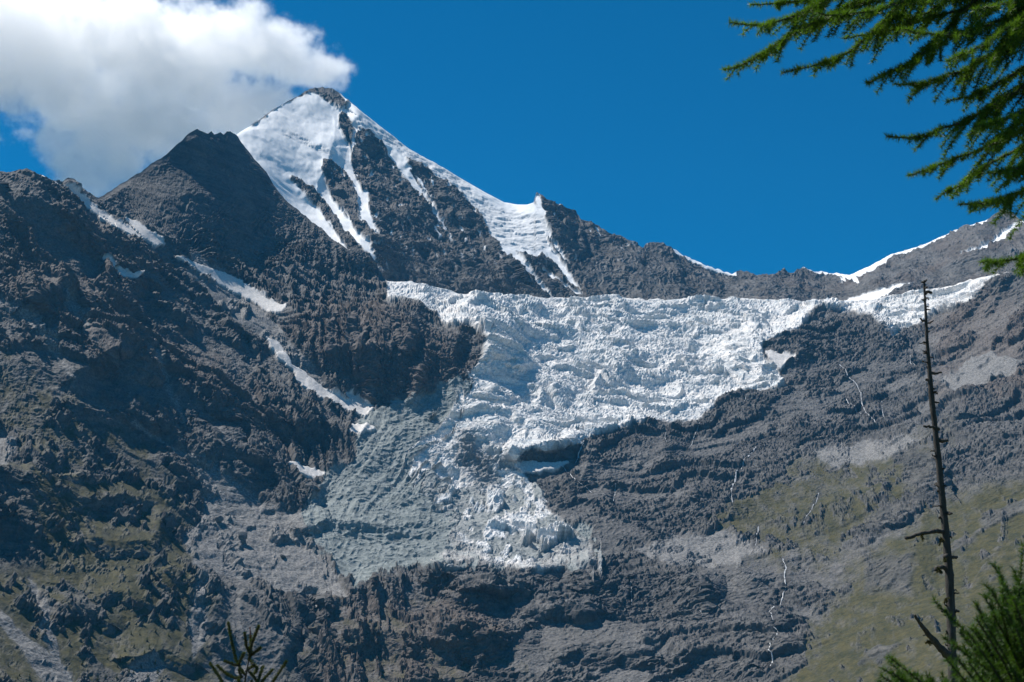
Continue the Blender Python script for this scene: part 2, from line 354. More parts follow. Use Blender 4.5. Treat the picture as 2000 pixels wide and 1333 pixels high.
    # ribs and gullies down the fall line
    ra = wa + 0.35 * wb * tl - 0.25 * wb * (1 - tl)
    ribs = (1 - np.abs(noise2(ra / 105 + 3, wb / 330)) * 2) * 11 + (1 - np.abs(noise2(ra / 42 + 8, wb / 120)) * 2) * 3.5 + (1 - np.abs(noise2(ra / 17 + 8, wb / 40)) * 2) * 2.4
    ribs = ribs * (0.35 + 0.65 * np.maximum(tl, pmask(px, py, BROWN[0][0], 30)))
    # benches and cliffs: they fall to the right on the left flank, to the left on the right flank, level on the pyramid
    lean = tl * (1 - tp)
    base = (lean * (0.50 * wa + 0.86 * wb) + (1 - lean) * (1 - tp) * (-0.30 * wa + 0.95 * wb) + tp * (0.08 * wa + wb))
    def bench(lam, amp, warp, sd, c=0.22):
        f1, f2, cv = worley(wa / (lam * 1.5) + sd, wb / (lam * 0.9) - sd)
        ph = base / lam + warp * fbm(a, b, lam * 2.6, 3, 0.5, sd) + (0.22 if lam > 30 else 0.07) * cv
        q = ph - np.floor(ph)
        q = np.where(q < c, q / c, (1 - q) / (1 - c))
        return amp * (q - 0.4) * (0.25 + 0.75 * sstep(-0.3, 0.3, fbm(a, b, lam * 4.5, 2, 0.5, sd + 5))) - (0.16 if lam > 30 else 0.07) * amp * (1 - np.clip((f2 - f1) * 5, 0, 1))
    beds = bench(110, 15, 0.9, 31, 0.10) + bench(44, 5.0, 0.9, 33, 0.12) + bench(17, 3.8, 0.6, 35, 0.14) + bench(8, 2.1, 0.6, 37, 0.16)
    beds = beds * (1 - 0.82 * tp); ribs = ribs * (1 - 0.75 * tp); big = big * (1 - 0.6 * tp)
    fine = 3.0 * (ridged(a, b, 17, 3, 0.62, 24) - 0.9) + 1.3 * fbm(a, b, 6, 2, 0.7, 25)
    # crags stand proud of smoother talus and turf; both run with the fall of the slope
    cross = tl * (0.66 * a + 0.75 * b) + (1 - tl) * (-0.6 * a + 0.8 * b); along = tl * (0.75 * a - 0.66 * b) + (1 - tl) * (0.8 * a + 0.6 * b)
    cf = fbm(cross, along * 0.5, 150, 5, 0.6, 55)
    crag = sstep(-0.22, 0.06, cf - 0.5 * sstep(0.4, 0.8, grass)); crag = np.maximum(crag, np.clip(tp + pmask(px, py, BROWN[0][0], 20), 0, 1))
    for q, s_ in CRAGS: crag = np.maximum(crag, pmask(lx, ly, q, s_))
    ribs = ribs * (0.4 + 0.6 * crag); beds = beds * (0.38 + 0.72 * crag) + 5 * crag; fine = fine * (0.5 + 0.6 * crag)
    near = np.clip((Y - 1200) / 2200.0, 0.42, 1.1); fine = fine * near * (1 - 0.65 * tp); beds = beds * np.clip(near + 0.2, 0, 1)
    smooth = smooth * (1 - 0.75 * sstep(0.05, 0.3, fbm(px, py, 60, 3, 0.55, 56)) * (1 - old))
    h_rock = (big + ribs + beds + fine) * (1 - smooth) * gsm + smooth * (4.0 * fbm(a, b, 60, 5, 0.55, seed=35) * (1 - old) + 0.8 * fbm(a, b, 14, 3, seed=36))
    # ice fall: blocks and crevasses that run across the flow
    u = a + 16 * fbm(a, b, 50, 3, seed=41) + 0.2 * b; v = b + 16 * fbm(a, b, 50, 3, seed=42) + 0.15 * a
    f1, f2, c1 = worley(u / 60, v / 30); g1, g2, c2 = worley(u / 19 + 9, v / 11 + 4); k1, k2, c3 = worley(u / 8 + 2, v / 6 + 7)
    am = sstep(0.0, 0.5, fbm(a, b, 190, 2, seed=49) + 0.35 * sstep(700, 600, py)); am2 = 0.25 + 0.75 * sstep(-0.35, 0.25, fbm(a, b, 80, 2, seed=50))
    ph = v / 120 + 1.3 * fbm(a, b, 260, 3, seed=48); q = ph - np.floor(ph); q = np.where(q < 0.2, q / 0.2, (1 - q) / 0.8)
    h_ice = am * (17 * c1 + 4 * np.clip((f2 - f1) * 4, 0, 1)) + am2 * (3.6 * c2 + 1.8 * np.clip((g2 - g1) * 3, 0, 1)) + am2 * 1.9 * c3 + 20 * (q - 0.4) * sstep(-.3, .3, fbm(a, b, 150, 2, seed=58)) + 18 * fbm(a, b, 220, 2, seed=43) + 2.6 * (ridged(u, v, 22, 4, 0.62, 40) - .9) + 5
    u2 = 0.45 * a + 0.9 * b; v2 = 0.9 * a - 0.45 * b
    u2 = u2 + 14 * fbm(a, b, 110, 3, seed=44)
    h_dirty = 5.0 + 4.0 * fbm(fd, (px + py) * 0.2, 34, 3, 0.6, 83) + 1.8 * (1 - 2 * np.abs(noise2(fd / 15 + 3, (px + py) * 0.008))) + 1.6 * stripe + 9 * fbm(a, b, 140, 2, seed=46) + 2.2 * (ridged(a, b, 22, 3, 0.6, 47) - .9)
    h = h_rock * (1 - np.clip(ice + dirty, 0, 1)) + h_ice * ice + h_dirty * dirty
    h = h + 6.0 * old
    edge = 1 - 0.75 * sstep(0.985, 1.0, np.linspace(0, 1, NR))[:, None]
    h = h * edge
    P = P + Nn * h[..., None]
    n2 = normals(P)
    upness = n2[..., 2]
    grass = grass * (1 - 0.95 * scree) * (1 - 0.8 * crag) * sstep(0.30, 0.62, upness + 0.22 * fbm(a, b, 45, 3, seed=51)) * (1 - sl)
    scree = np.clip(scree + 0.22 * (1 - crag) + 0.25 * sstep(0.55, 0.8, upness) * sstep(-0.1, 0.4, fbm(a, b, 150, 3, seed=52)) * (1 - grass), 0, 1) * (1 - sl)
    # back slope behind the skyline
    dist = np.linspace(0, 1, NB + 1)[1:] ** 1.5
    back = P[-1][None] + np.stack([0 * dist, dist * 900, -dist * 700], -1)[:, None, :]
    V = np.concatenate([P, back]); nr = NR + NB
    def ext(m): return np.concatenate([m, np.repeat(m[-1:], NB, 0)])
    z = np.zeros_like(ext(ice))
    A = np.stack([z, ext(ice), ext(dirty), ext(grass)], -1); B = np.stack([ext(scree), ext(brown), ext(0.7 * wet * (1 - sl)), ext(old)], -1)
    G = dict(P=P, px=px, py=py, cols=cols)
    # --- split into its things
    F = grid_faces(nr, len(cols))
    zone = np.zeros(px.shape, np.int8)
    zone[pmask(lx, ly, ZONE_LEFT, 1) > 0.5] = 1
    zone[(pmask(lx, ly, ZONE_PYR, 1) > 0.5) & (zone == 0)] = 2
    zone[(ice + dirty) > 0.5] = 3
    zone[patch_id > 0] = 3 + patch_id[patch_id > 0]
    zone = ext(zone)[:-1, :-1]
    out = {}
    for k in np.unique(zone):
        f = F[zone == k]; ids, inv = np.unique(f, return_inverse=True)
        out[int(k)] = (V.reshape(-1, 3)[ids], inv.reshape(-1, 4), dict(maskA=A.reshape(-1, 4)[ids], maskB=B.reshape(-1, 4)[ids]))
    return G, out

def zz(x0, y0, s, *pts): return [(x0 + a / s, y0 + b / s) for a, b in pts]

FRONT_STROKES = [
    # left flank
    ([(228, 460), (290, 528), (380, 590), (494, 635), (532, 680), (563, 737), (627, 794)], 35, 90, 38), ([(144, 425), (213, 460), (258, 479), (285, 524)], 60, 45, 50), ([(40, 385), (110, 400), (190, 440), (240, 490)], 40, 60, 40),
    ([(60, 590), (110, 560), (140, 556), (170, 560), (186, 580)], 50, 35, 38), ([(232, 580), (238, 625), (236, 660)], 45, 80, 55), ([(160, 720), (200, 690), (228, 676), (255, 685), (285, 712)], 60, 50, 52),
    ([(-60, 915), (20, 912), (60, 918)], 60, 160, 95), ([(190, 975), (240, 972), (300, 985), (315, 1010)], 40, 20, 28), ([(185, 1050), (215, 1062), (290, 1062), (312, 1030)], 40, 32, 38), ([(190, 1165), (240, 1160), (270, 1180)], 40, 30, 30),
    ([(130, 1185), (180, 1195), (212, 1215)], 40, 25, 28), ([(330, 1130), (375, 1150), (392, 1190)], 50, 35, 34), ([(262, 1280), (320, 1265), (365, 1290)], 50, 30, 32), ([(0, 620), (60, 680), (110, 720), (150, 745)], 25, 40, -6),
    ([(440, 770), (520, 812), (600, 820), (665, 836), (692, 862)], 90, 78, 62), ([(440, 872), (470, 900), (520, 904), (562, 916), (602, 962)], 40, 85, 62), ([(330, 760), (400, 790), (450, 830)], 60, 45, 16), ([(300, 690), (380, 720), (450, 760), (520, 800)], 70, 40, 22),
    ([(150, 790), (230, 800), (300, 830)], 60, 30, 30), ([(250, 830), (360, 890), (400, 950), (400, 1000), (360, 1050), (370, 1120), (395, 1200)], 25, 25, -5), ([(60, 1125), (90, 1200), (140, 1333)], 20, 20, -4),
    # gullies beside the pyramid and below it
    ([(300, 470), (400, 540), (550, 606), (530, 650), (560, 712), (640, 775), (735, 806)], 26, 26, -12),
    # cliffs in the middle
    ([(560, 640), (600, 611), (645, 596), (684, 583), (714, 594), (752, 594), (798, 605), (820, 598), (858, 622), (889, 634), (915, 634), (942, 652)], 50, 75, 30), ([(600, 690), (650, 688), (750, 680), (800, 680), (866, 690), (915, 722)], 22, 85, 30),
    ([(684, 585), (699, 680)], 18, 22, 26), ([(813, 600), (798, 672)], 18, 22, 28), ([(714, 688), (725, 780)], 18, 20, 26), ([(836, 684), (805, 780)], 18, 20, 28), ([(930, 640), (915, 670), (905, 705)], 24, 24, -60), ([(760, 610), (770, 680)], 14, 14, -25), ([(640, 610), (645, 690)], 12, 16, 18),
    # rock dome and right side
    ([(1470, 655), (1545, 645), (1590, 606), (1620, 610), (1660, 618), (1700, 620), (1735, 645)], 15, 82, 95), ([(1590, 612), (1570, 690)], 20, 26, 26), ([(1655, 625), (1660, 690)], 16, 20, 18), ([(1625, 650), (1628, 700)], 10, 10, -16),
    ([(1830, 622), (1880, 598), (1935, 556)], 15, 40, 38), ([(1965, 540), (1900, 640), (1840, 705)], 70, 60, 46), ([(2010, 640), (1930, 730), (1870, 800)], 60, 60, 40),
    # middle right
    ([(1005, 880), (1050, 870), (1085, 878), (1112, 864)], 20, 30, 62), ([(1240, 850), (1300, 848), (1302, 872)], 40, 42, 45), ([(1350, 985), (1390, 965), (1428, 985)], 50, 42, 42), ([(1740, 882), (1775, 868), (1820, 876), (1836, 905)], 50, 95, 85), ([(1745, 1008), (1792, 1003)], 30, 78, 42),
    ([(1690, 1100), (1740, 1084), (1780, 1090)], 50, 62, 52), ([(1480, 945), (1530, 930), (1562, 935)], 50, 50, 38), ([(1150, 1140), (1250, 1113), (1320, 1118), (1366, 1150)], 50, 92, 85), ([(1390, 1120), (1440, 1110), (1476, 1135)], 40, 62, 52), ([(1450, 1092), (1500, 1086), (1536, 1100)], 30, 62, 42),
    ([(1440, 1225), (1490, 1218), (1522, 1235)], 40, 50, 42), ([(1150, 905), (1130, 940)], 30, 40, 40), ([(1380, 780), (1460, 792), (1560, 800), (1640, 805)], 20, 30, 14), ([(1560, 850), (1680, 835), (1800, 845)], 40, 20, 24), ([(1880, 860), (1940, 850), (2010, 840)], 40, 70, 55), ([(1900, 960), (1960, 935), (2020, 930)], 30, 40, 34),
    # tongue and lower centre
    ([(865, 1100), (950, 1110), (1010, 1125), (1060, 1114), (1120, 1108), (1152, 1094)], 16, 52, 72), ([(590, 1032), (630, 1014), (700, 1018), (760, 1028), (820, 1020)], 30, 36, 42), ([(690, 1232), (740, 1224), (800, 1238), (880, 1250)], 50, 52, 46), ([(835, 1112), (900, 1096), (945, 1097)], 20, 30, 24),
    ([(650, 1172), (720, 1142), (800, 1122), (870, 1120), (960, 1140)], 25, 60, 42), ([(860, 1215), (900, 1225), (937, 1252)], 40, 52, 46), ([(900, 1150), (960, 1140), (1040, 1150), (1072, 1180)], 25, 46, 46), ([(1030, 1195), (1090, 1190), (1142, 1205)], 40, 42, 42), ([(612, 1170), (600, 1240), (570, 1290), (600, 1340)], 25, 25, -36),
    ([(1100, 1270), (1180, 1260), (1260, 1275)], 50, 40, 40), ([(1330, 1280), (1400, 1270), (1450, 1290)], 50, 35, 30)]
ICE_SOFT = [(935, 735), (870, 785), (810, 860), (790, 930), (830, 985), (870, 1020), (860, 1092), (1150, 1098), (1090, 1020), (1060, 950), (1000, 900), (1010, 800)]
CRAGS = [([(460, 780), (690, 840), (640, 920), (560, 1000), (460, 930)], 25), ([(-40, 905), (60, 915), (80, 1110), (-40, 1120)], 15), ([(1470, 640), (1740, 610), (1730, 700), (1540, 710)], 10), ([(1160, 1120), (1370, 1120), (1370, 1230), (1180, 1220)], 20), ([(1690, 1085), (1785, 1085), (1775, 1160), (1690, 1150)], 12), ([(1750, 870), (1840, 880), (1835, 980), (1770, 960)], 12), ([(1840, 800), (2030, 740), (2030, 930), (1880, 950)], 25)]
ICE1 = [(757, 500), (2100, 500), (1960, 537), (1935, 552), (1905, 590), (1870, 600), (1830, 615), (1795, 640), (1740, 662), (1725, 640), (1700, 618), (1650, 612), (1590, 606), (1552, 648), (1490, 668), (1490, 695), (1515, 715), (1535, 755), (1510, 766), (1450, 766),
        (1402, 785), (1388, 806), (1370, 820), (1275, 824), (1245, 832), (1195, 852), (1135, 868), (1095, 876), (1060, 886), (1012, 886), (1000, 900), (1005, 905), (1030, 932), (1062, 960), (1060, 1000), (1105, 1030), (1150, 1066), (1160, 1098), (1060, 1112), (960, 1100), (880, 1088), (885, 1045), (905, 1015), (925, 995), (900, 960), (880, 930), (855, 895), (870, 860), (905, 830), (900, 790), (932, 752),
        (918, 730), (942, 695), (946, 656), (915, 629), (870, 633), (832, 607), (806, 584), (755, 583)]
ICE2 = [(865, 1092), (880, 1050), (905, 1020), (960, 1016), (1030, 1030), (1100, 1050), (1150, 1068), (1162, 1100), (1130, 1112), (1100, 1108), (1050, 1122), (1000, 1112), (930, 1098)]
ICE_HOLES = [[(1008, 885), (1040, 876), (1080, 885), (1110, 870), (1112, 905), (1060, 906), (1012, 900)]]
DIRTY = [(730, 805), (800, 778), (870, 745), (935, 738), (970, 800), (900, 860), (880, 900), (960, 960), (1000, 1000), (1080, 1012), (1150, 1042), (1165, 1085), (1080, 1112), (950, 1108), (870, 1104), (780, 1112), (690, 1150), (675, 1130), (640, 1090), (600, 1050), (590, 1010), (600, 985), (640, 930), (690, 900), (700, 850), (690, 830)]
DIRTY_TINT = [[(860, 1100), (870, 1040), (930, 1080), (960, 1110)], [(880, 900), (900, 850), (960, 900), (960, 960)], [(1040, 1110), (1100, 1085), (1160, 1080), (1150, 1130)]]
OLD_SNOW = [[(76, 344), (95, 350), (150, 384), (205, 424), (250, 450), (268, 464), (250, 458), (205, 434), (150, 394), (100, 360)],
            [(246, 430), (272, 440), (318, 480), (305, 480), (282, 468), (258, 446)],
            [(345, 502), (382, 518), (432, 535), (465, 550), (500, 575), (535, 597), (556, 600), (548, 610), (530, 612), (497, 592), (440, 562), (390, 532)],
            [(200, 508), (230, 527), (262, 538), (282, 532), (264, 545), (240, 543), (222, 530)],
            [(521, 662), (540, 672), (562, 702), (566, 712), (545, 703)],
            [(560, 712), (590, 728), (625, 760), (670, 785), (728, 808), (712, 814), (660, 797), (605, 765), (575, 745), (578, 730)],
            [(668, 772), (690, 776), (735, 798), (720, 800), (690, 790)],
            [(683, 845), (688, 831), (712, 836), (730, 842), (700, 852)],
            [(566, 905), (600, 918), (633, 931), (612, 936), (585, 926)],
            [(1003, 905), (1040, 903), (1075, 908), (1108, 907), (1080, 918), (1040, 926), (1012, 920)],
            [(1497, 692), (1530, 694), (1552, 700), (1532, 708), (1525, 724), (1512, 712)]]
SCREE = [([(290, 690), (310, 700), (345, 780), (360, 830), (345, 830), (325, 770)], 4), ([(120, 560), (150, 600), (175, 640), (165, 650), (135, 610)], 4), ([(380, 1090), (400, 1110), (392, 1180), (410, 1230), (380, 1290), (368, 1230), (376, 1160)], 4), ([(255, 1300), (300, 1270), (330, 1300), (290, 1345), (240, 1345)], 6), ([(0, 583), (40, 598), (100, 645), (120, 690), (152, 742), (130, 728), (88, 672), (40, 622), (0, 602)], 4), ([(-40, 560), (0, 583), (0, 602), (-40, 590)], 4),
         ([(262, 818), (300, 850), (362, 888), (415, 905), (470, 950), (532, 1002), (600, 1008), (600, 1060), (640, 1100), (672, 1160), (600, 1172), (560, 1160), (500, 1130), (430, 1125), (365, 1080), (358, 1050), (400, 1002), (395, 960), (368, 910), (320, 870), (255, 825)], 5),
         ([(-30, 1170), (0, 1192), (60, 1248), (110, 1290), (152, 1345), (95, 1345), (55, 1290), (0, 1222), (-30, 1200)], 4), ([(58, 1125), (75, 1150), (100, 1240), (150, 1345), (120, 1345), (80, 1240)], 4),
         ([(-20, 840), (10, 850), (35, 875), (10, 912), (-20, 910)], 5), ([(1830, 748), (1880, 712), (1930, 690), (1995, 700), (1990, 730), (1940, 750), (1870, 765)], 14),
         ([(375, 485), (450, 552), (540, 635), (600, 700), (640, 770), (600, 760), (525, 672), (440, 612), (365, 540)], 10), ([(1590, 885), (1690, 862), (1800, 858), (1720, 895), (1620, 908)], 8),
         ([(1240, 1075), (1330, 1050), (1420, 1040), (1500, 1075), (1420, 1100), (1320, 1105)], 14)]
BROWN = [([(540, 640), (640, 590), (760, 590), (930, 690), (920, 740), (760, 790), (650, 740)], 30), ([(0, 400), (120, 400), (260, 470), (330, 560), (200, 640), (0, 560)], 40), ([(1800, 620), (2020, 560), (2020, 780), (1850, 760)], 40),
         ([(640, 1170), (900, 1150), (1000, 1250), (900, 1345), (600, 1345)], 50), ([(60, 560), (420, 700), (640, 860), (560, 880), (300, 740), (60, 640)], 30)]
GRASS = [([(2060, 900), (1900, 950), (1800, 1005), (1690, 1100), (1580, 1230), (1530, 1350), (2060, 1350)], 40, 1.0), ([(1350, 1010), (1560, 905), (1700, 860), (1860, 850), (1800, 1000), (1600, 1100), (1400, 1070)], 40, 0.75),
         ([(-40, 880), (200, 900), (350, 960), (390, 1080), (420, 1350), (-40, 1350)], 50, 0.85), ([(-40, 700), (150, 780), (300, 860), (350, 960), (-40, 940)], 40, 0.55), ([(600, 1200), (900, 1180), (1000, 1350), (560, 1350)], 60, 0.4)]
ZONE_LEFT = [(-700, 200), (192, 380), (300, 462), (400, 540), (545, 612), (520, 660), (600, 760), (690, 800), (680, 900), (560, 1010), (400, 1000), (370, 1080), (400, 1250), (430, 1500), (-700, 1500)]
ZONE_PYR = [(192, 200), (770, 200), (760, 590), (640, 600), (545, 615), (400, 540), (190, 385)]

# ------------------------------------------------------------------ terrain: back wall with the snow peak
zb = lambda *p: zz(380, 130, 2.63, *p)
SNOW_B = [zb((195, 350), (330, 290), (420, 215), (590, 135), (640, 150), (700, 200), (760, 230), (740, 262), (738, 310), (760, 370), (800, 420), (802, 500), (832, 580), (862, 655), (888, 645), (900, 750), (928, 830), (932, 872), (900, 832), (860, 792), (832, 690), (800, 600), (770, 540), (705, 482),
            (662, 482), (650, 560), (682, 620), (722, 700), (782, 770), (832, 850), (888, 900), (960, 1050), (880, 945), (842, 912), (762, 832), (702, 742), (642, 662), (562, 592), (490, 560), (502, 590), (562, 650), (642, 740), (722, 850), (792, 950), (700, 900), (600, 830), (400, 640), (280, 480)),
          zb((728, 118), (790, 170), (880, 215), (960, 275), (1100, 375), (1270, 455), (1350, 515), (1500, 600), (1650, 670), (1752, 680), (1764, 720), (1784, 780), (1814, 850), (1814, 920), (1870, 985), (1990, 1170), (1900, 1085), (1830, 1000), (1780, 955), (1760, 990), (1700, 975), (1650, 950), (1720, 1040), (1832, 1192),
             (1750, 1120), (1600, 970), (1500, 830), (1440, 740), (1340, 620), (1270, 575), (1200, 535), (1120, 492), (1086, 468), (1106, 540), (1160, 620), (1222, 720), (1290, 830), (1328, 904), (1268, 812), (1168, 680), (1088, 580), (1008, 480), (950, 390), (892, 332), (842, 310), (822, 390), (806, 450), (800, 420), (822, 320), (790, 262), (744, 232), (795, 210)),
          zb((1130, 560), (1160, 575), (1215, 690), (1190, 660)),
          [(1640, 592), (1700, 573), (1782, 552), (1742, 575), (1722, 588), (1700, 596)],
          [(2010, 425), (1996, 440), (1960, 470), (1925, 487), (1878, 498), (1930, 478), (1975, 442)]]
SNOW_LINES = [([(1318, 489), (1345, 503), (1385, 523), (1432, 536)], 3, 3), ([(1572, 523), (1595, 531), (1640, 536), (1660, 540)], 3, 4), ([(1660, 541), (1700, 524), (1740, 502), (1800, 483)], 5, 3), ([(1800, 483), (1840, 465), (1880, 447), (1926, 433)], 3.5, 2),
              ([(1050, 385), (1062, 430), (1075, 470), (1110, 520)], 3, 1.5), ([(1060, 530), (1100, 560), (1140, 578)], 2, 1), ([(1040, 545), (1062, 575)], 3, 1), ([(1075, 540), (1125, 575)], 2.5, 1), ([(1672, 548), (1680, 556)], 3, 1), ([(1650, 540), (1645, 556)], 2, 1)]
BACK_STROKES = [([(700, 232), (760, 290), (830, 345), (890, 400), (940, 450), (1000, 520)], 75, 20, 70), ([(630, 185), (650, 230), (655, 270), (640, 310), (628, 350)], 30, 60, 45), (zb((300, 330), (420, 328), (560, 385), (690, 402)), 40, 60, 50), ([(690, 228), (705, 270), (700, 310), (725, 400), (735, 520)], 35, 45, 48), ([(705, 250), (760, 330), (830, 410), (900, 500), (950, 570)], 50, 60, 55),
    ([(800, 320), (860, 370), (920, 460), (990, 530), (1060, 590)], 40, 45, 55), ([(640, 330), (665, 370), (690, 430), (712, 490)], 30, 25, 30), ([(565, 345), (610, 395), (660, 450), (690, 490)], 12, 14, 14), ([(1048, 378), (1080, 440), (1120, 520), (1170, 590)], 45, 60, 50),
    ([(1180, 452), (1220, 520), (1260, 590)], 40, 40, 36), ([(1290, 476), (1310, 530), (1330, 590)], 35, 45, 36), ([(1450, 532), (1440, 590)], 30, 30, 24), ([(1380, 522), (1400, 590)], 20, 30, 24), ([(1572, 522), (1540, 590)], 30, 30, 30), ([(1650, 540), (1610, 590)], 20, 25, 22),
    ([(1740, 500), (1700, 550)], 30, 30, 24), ([(1800, 482), (1770, 540)], 30, 30, 28), ([(1962, 410), (1900, 470), (1840, 510)], 40, 40, 40), ([(2010, 480), (1900, 500), (1800, 530), (1740, 570)], 60, 40, 45)]
def build_back():
    cols = columns(240, 2024, STEP, 150, 2600)
    NR, NB = 260, 14
    px, py = sheet(cols, BT, 660.0, NR, NB)
    t = np.linspace(0, 1, NR)[:, None]
    rockx = sstep(1040, 1060, cols) * (1 - 0.7 * sstep(1640, 1680, cols) * (1 - sstep(1915, 1935, cols))) + (1 - sstep(665, 690, cols)) * sstep(600, 612, cols)
    py = py + sstep(0.95, 1.0, t) * (rockx * 3.0 * fbm(cols, cols * 0 + 1.3, 16, 3))[None]
    Y = tps(BD, px, py)
    lx = px + 5 * fbm(px, py, 40, 3, seed=5.0); ly = py + 5 * fbm(px, py, 40, 3, seed=6.0)
    # streaks follow the fall line on the face
    fl = fbm(px * 0.85 - py * 0.55, (px * 0.5 + py * 0.85) * 0.22, 7, 3, seed=9.0)
    fx = px + 2.5 * fbm(px, py, 16, 3, seed=7.0) + 4.0 * fl * sstep(300, 420, py); fy = py + 2.5 * fbm(px, py, 16, 3, seed=8.0)
    for pts, wl, wr, amp in BACK_STROKES: Y = Y - stroke(lx, ly, pts, wl, wr, amp)
    snow = np.zeros(px.shape, np.float32)
    for q in SNOW_B: pmask(fx, fy, q, 2.0, snow)
    for q, w0, w1 in SNOW_LINES: line_mask(fx, fy, q, w0 * 1.5, w1 * 1.5, 1.5, snow)
    summit = zb((590, 128), (640, 95), (720, 112), (795, 178), (792, 212), (740, 232), (690, 200), (640, 150))
    snow *= 1 - pmask(fx, fy, summit, 1.5) * sstep(-0.35, 0.0, fbm(px, py, 12, 2, seed=15.0) )
    dots = sstep(0.62, 0.75, fbm(px * 0.9 - py * 0.4, (px * .4 + py * .9) * 0.5, 9, 3, seed=16.0)) * sstep(600, 700, px) * (1 - sstep(1150, 1300, px)) * (1 - sstep(430, 560, py))
    snow = np.maximum(snow, dots)
    P = at(px, py, Y); Nn = normals(P)
    a = P[..., 0]; b = 0.85 * P[..., 2] + 0.55 * P[..., 1]
    wa = a + 30 * fbm(a, b, 160, 3, seed=61); wb = b + 30 * fbm(a, b, 160, 3, seed=62)
    dgl = 1 - sstep(1000, 1150, px)
    ua = np.where(px < 1100, 0.8 * wa + 0.6 * wb, wa); va = np.where(px < 1100, (-0.6 * wa + 0.8 * wb), wb) * 0.4
    rough = 18 * fbm(wa, wb, 240, 2, 0.5, 63) + (1 - np.abs(noise2(ua / 80, va / 90)) * 2) * 11 + (1 - np.abs(noise2(ua / 34 + 5, va / 40)) * 2) * 6 + (1 - np.abs(noise2(ua / 14 + 9, va / 20)) * 2) * 2.6
    def bench(lam, amp, warp, sd, c=0.25):
        ph = (0.1 * wa + wb) / lam + warp * fbm(a, b, lam * 2.6, 3, 0.5, sd); q = ph - np.floor(ph)
        return amp * (np.where(q < c, q / c, (1 - q) / (1 - c)) - 0.4) * (0.2 + 0.8 * sstep(-0.3, 0.3, fbm(a, b, lam * 4, 2, 0.5, sd + 5)))
    fine = 3.4 * (ridged(ua, va * 0.8, 20, 4, 0.62, 65) - 0.9) + 1.5 * fbm(a, b, 8, 2, 0.7, 66) + bench(36, 5, 0.9, 72) + bench(13, 1.8, 0.9, 74)
    sn = sstep(0.2, 0.8, snow)
    h_snow = 6 * fbm(a, b, 260, 3, 0.4, 67) + 1.0 * fbm(ua, va, 22, 3, 0.5, 68)
    u = a; v = b
    f1, f2, c1 = worley(a / 40, b / 22); g1, g2, c2 = worley(a / 17 + 5, b / 10)
    ser = np.zeros(px.shape, np.float32)
    for q, w0, w1 in SERACS: line_mask(lx, ly, q, w0, w1, 6, ser)
    h_snow = h_snow + ser * (7 * c1 + 3 * c2 - 5)
    rw = sstep(1080, 1200, px); rough = rough * (1 - 0.35 * rw); fine = fine * (1 - 0.25 * rw)
    h = (rough * (1 - 0.85 * sn) + fine * (1 - sn)) + h_snow * sn
    h = h * (1 - 0.7 * sstep(0.985, 1.0, t))
    P = P + Nn * h[..., None]
    n2 = normals(P)
    dist = np.linspace(0, 1, NB + 1)[1:] ** 1.5
    back = P[-1][None] + np.stack([0 * dist, dist * 1000, -dist * 800], -1)[:, None, :]
    V = np.concatenate([P, back]); nr = NR + NB
    def ext(m): return np.concatenate([m, np.repeat(m[-1:], NB, 0)])
    z = np.zeros_like(ext(snow))
    icy = ext(snow * (0.2 * ser))
    A = np.stack([ext(snow) * (1 - icy), icy, z, z], -1)
    brown = 0.6 * sstep(1400, 1700, px) * sstep(-0.2, 0.4, fbm(a, b, 200, 3, seed=70)) + 0.25 * sstep(0, .5, fbm(a, b, 200, 3, seed=71))
    B = np.stack([ext(0.35 * rw * sstep(-0.2, 0.3, fbm(ua, va, 60, 3, seed=75))), ext(np.clip(brown, 0, 1)), z, z], -1)
    F = grid_faces(nr, len(cols)); zone = ext((snow > 0.5).astype(np.int8))[:-1, :-1]
    out = {}
    for k in (0, 1):
        f = F[zone == k]; ids, inv = np.unique(f, return_inverse=True)
        out[k] = (V.reshape(-1, 3)[ids], inv.reshape(-1, 4), dict(maskA=A.reshape(-1, 4)[ids], maskB=B.reshape(-1, 4)[ids]))
    return dict(P=P, px=px, py=py, cols=cols), out
SERACS = [([(705, 240), (790, 292), (840, 325), (890, 360), (920, 400), (960, 425), (1060, 440)], 9, 22), ([(930, 410), (980, 455), (1050, 470)], 25, 22), ([(560, 262), (645, 300)], 5, 8)]

import time; _t0 = time.time()
GF, parts = build_front()
names = {0: ('mountainside', None), 1: ('mountainside_left', None), 2: ('rock_pyramid', None), 3: ('glacier', None)}
for k, (V, F, at_) in parts.items():
    nm = names[k][0] if k in names else 'snow_patch'
    tag(link(nm, np_mesh(nm, V, F, at_, smooth=k > 3), M_TER), kind='structure')
GB, parts = build_back()
for k, nm in ((0, 'mountain_wall'), (1, 'snowfield')):
    V, F, at_ = parts[k]; tag(link(nm, np_mesh(nm, V, F, at_, smooth=k == 1), M_TER), kind='structure')
print('terrain', time.time() - _t0, sum(len(o.data.polygons) for o in S.objects if o.type == 'MESH'))

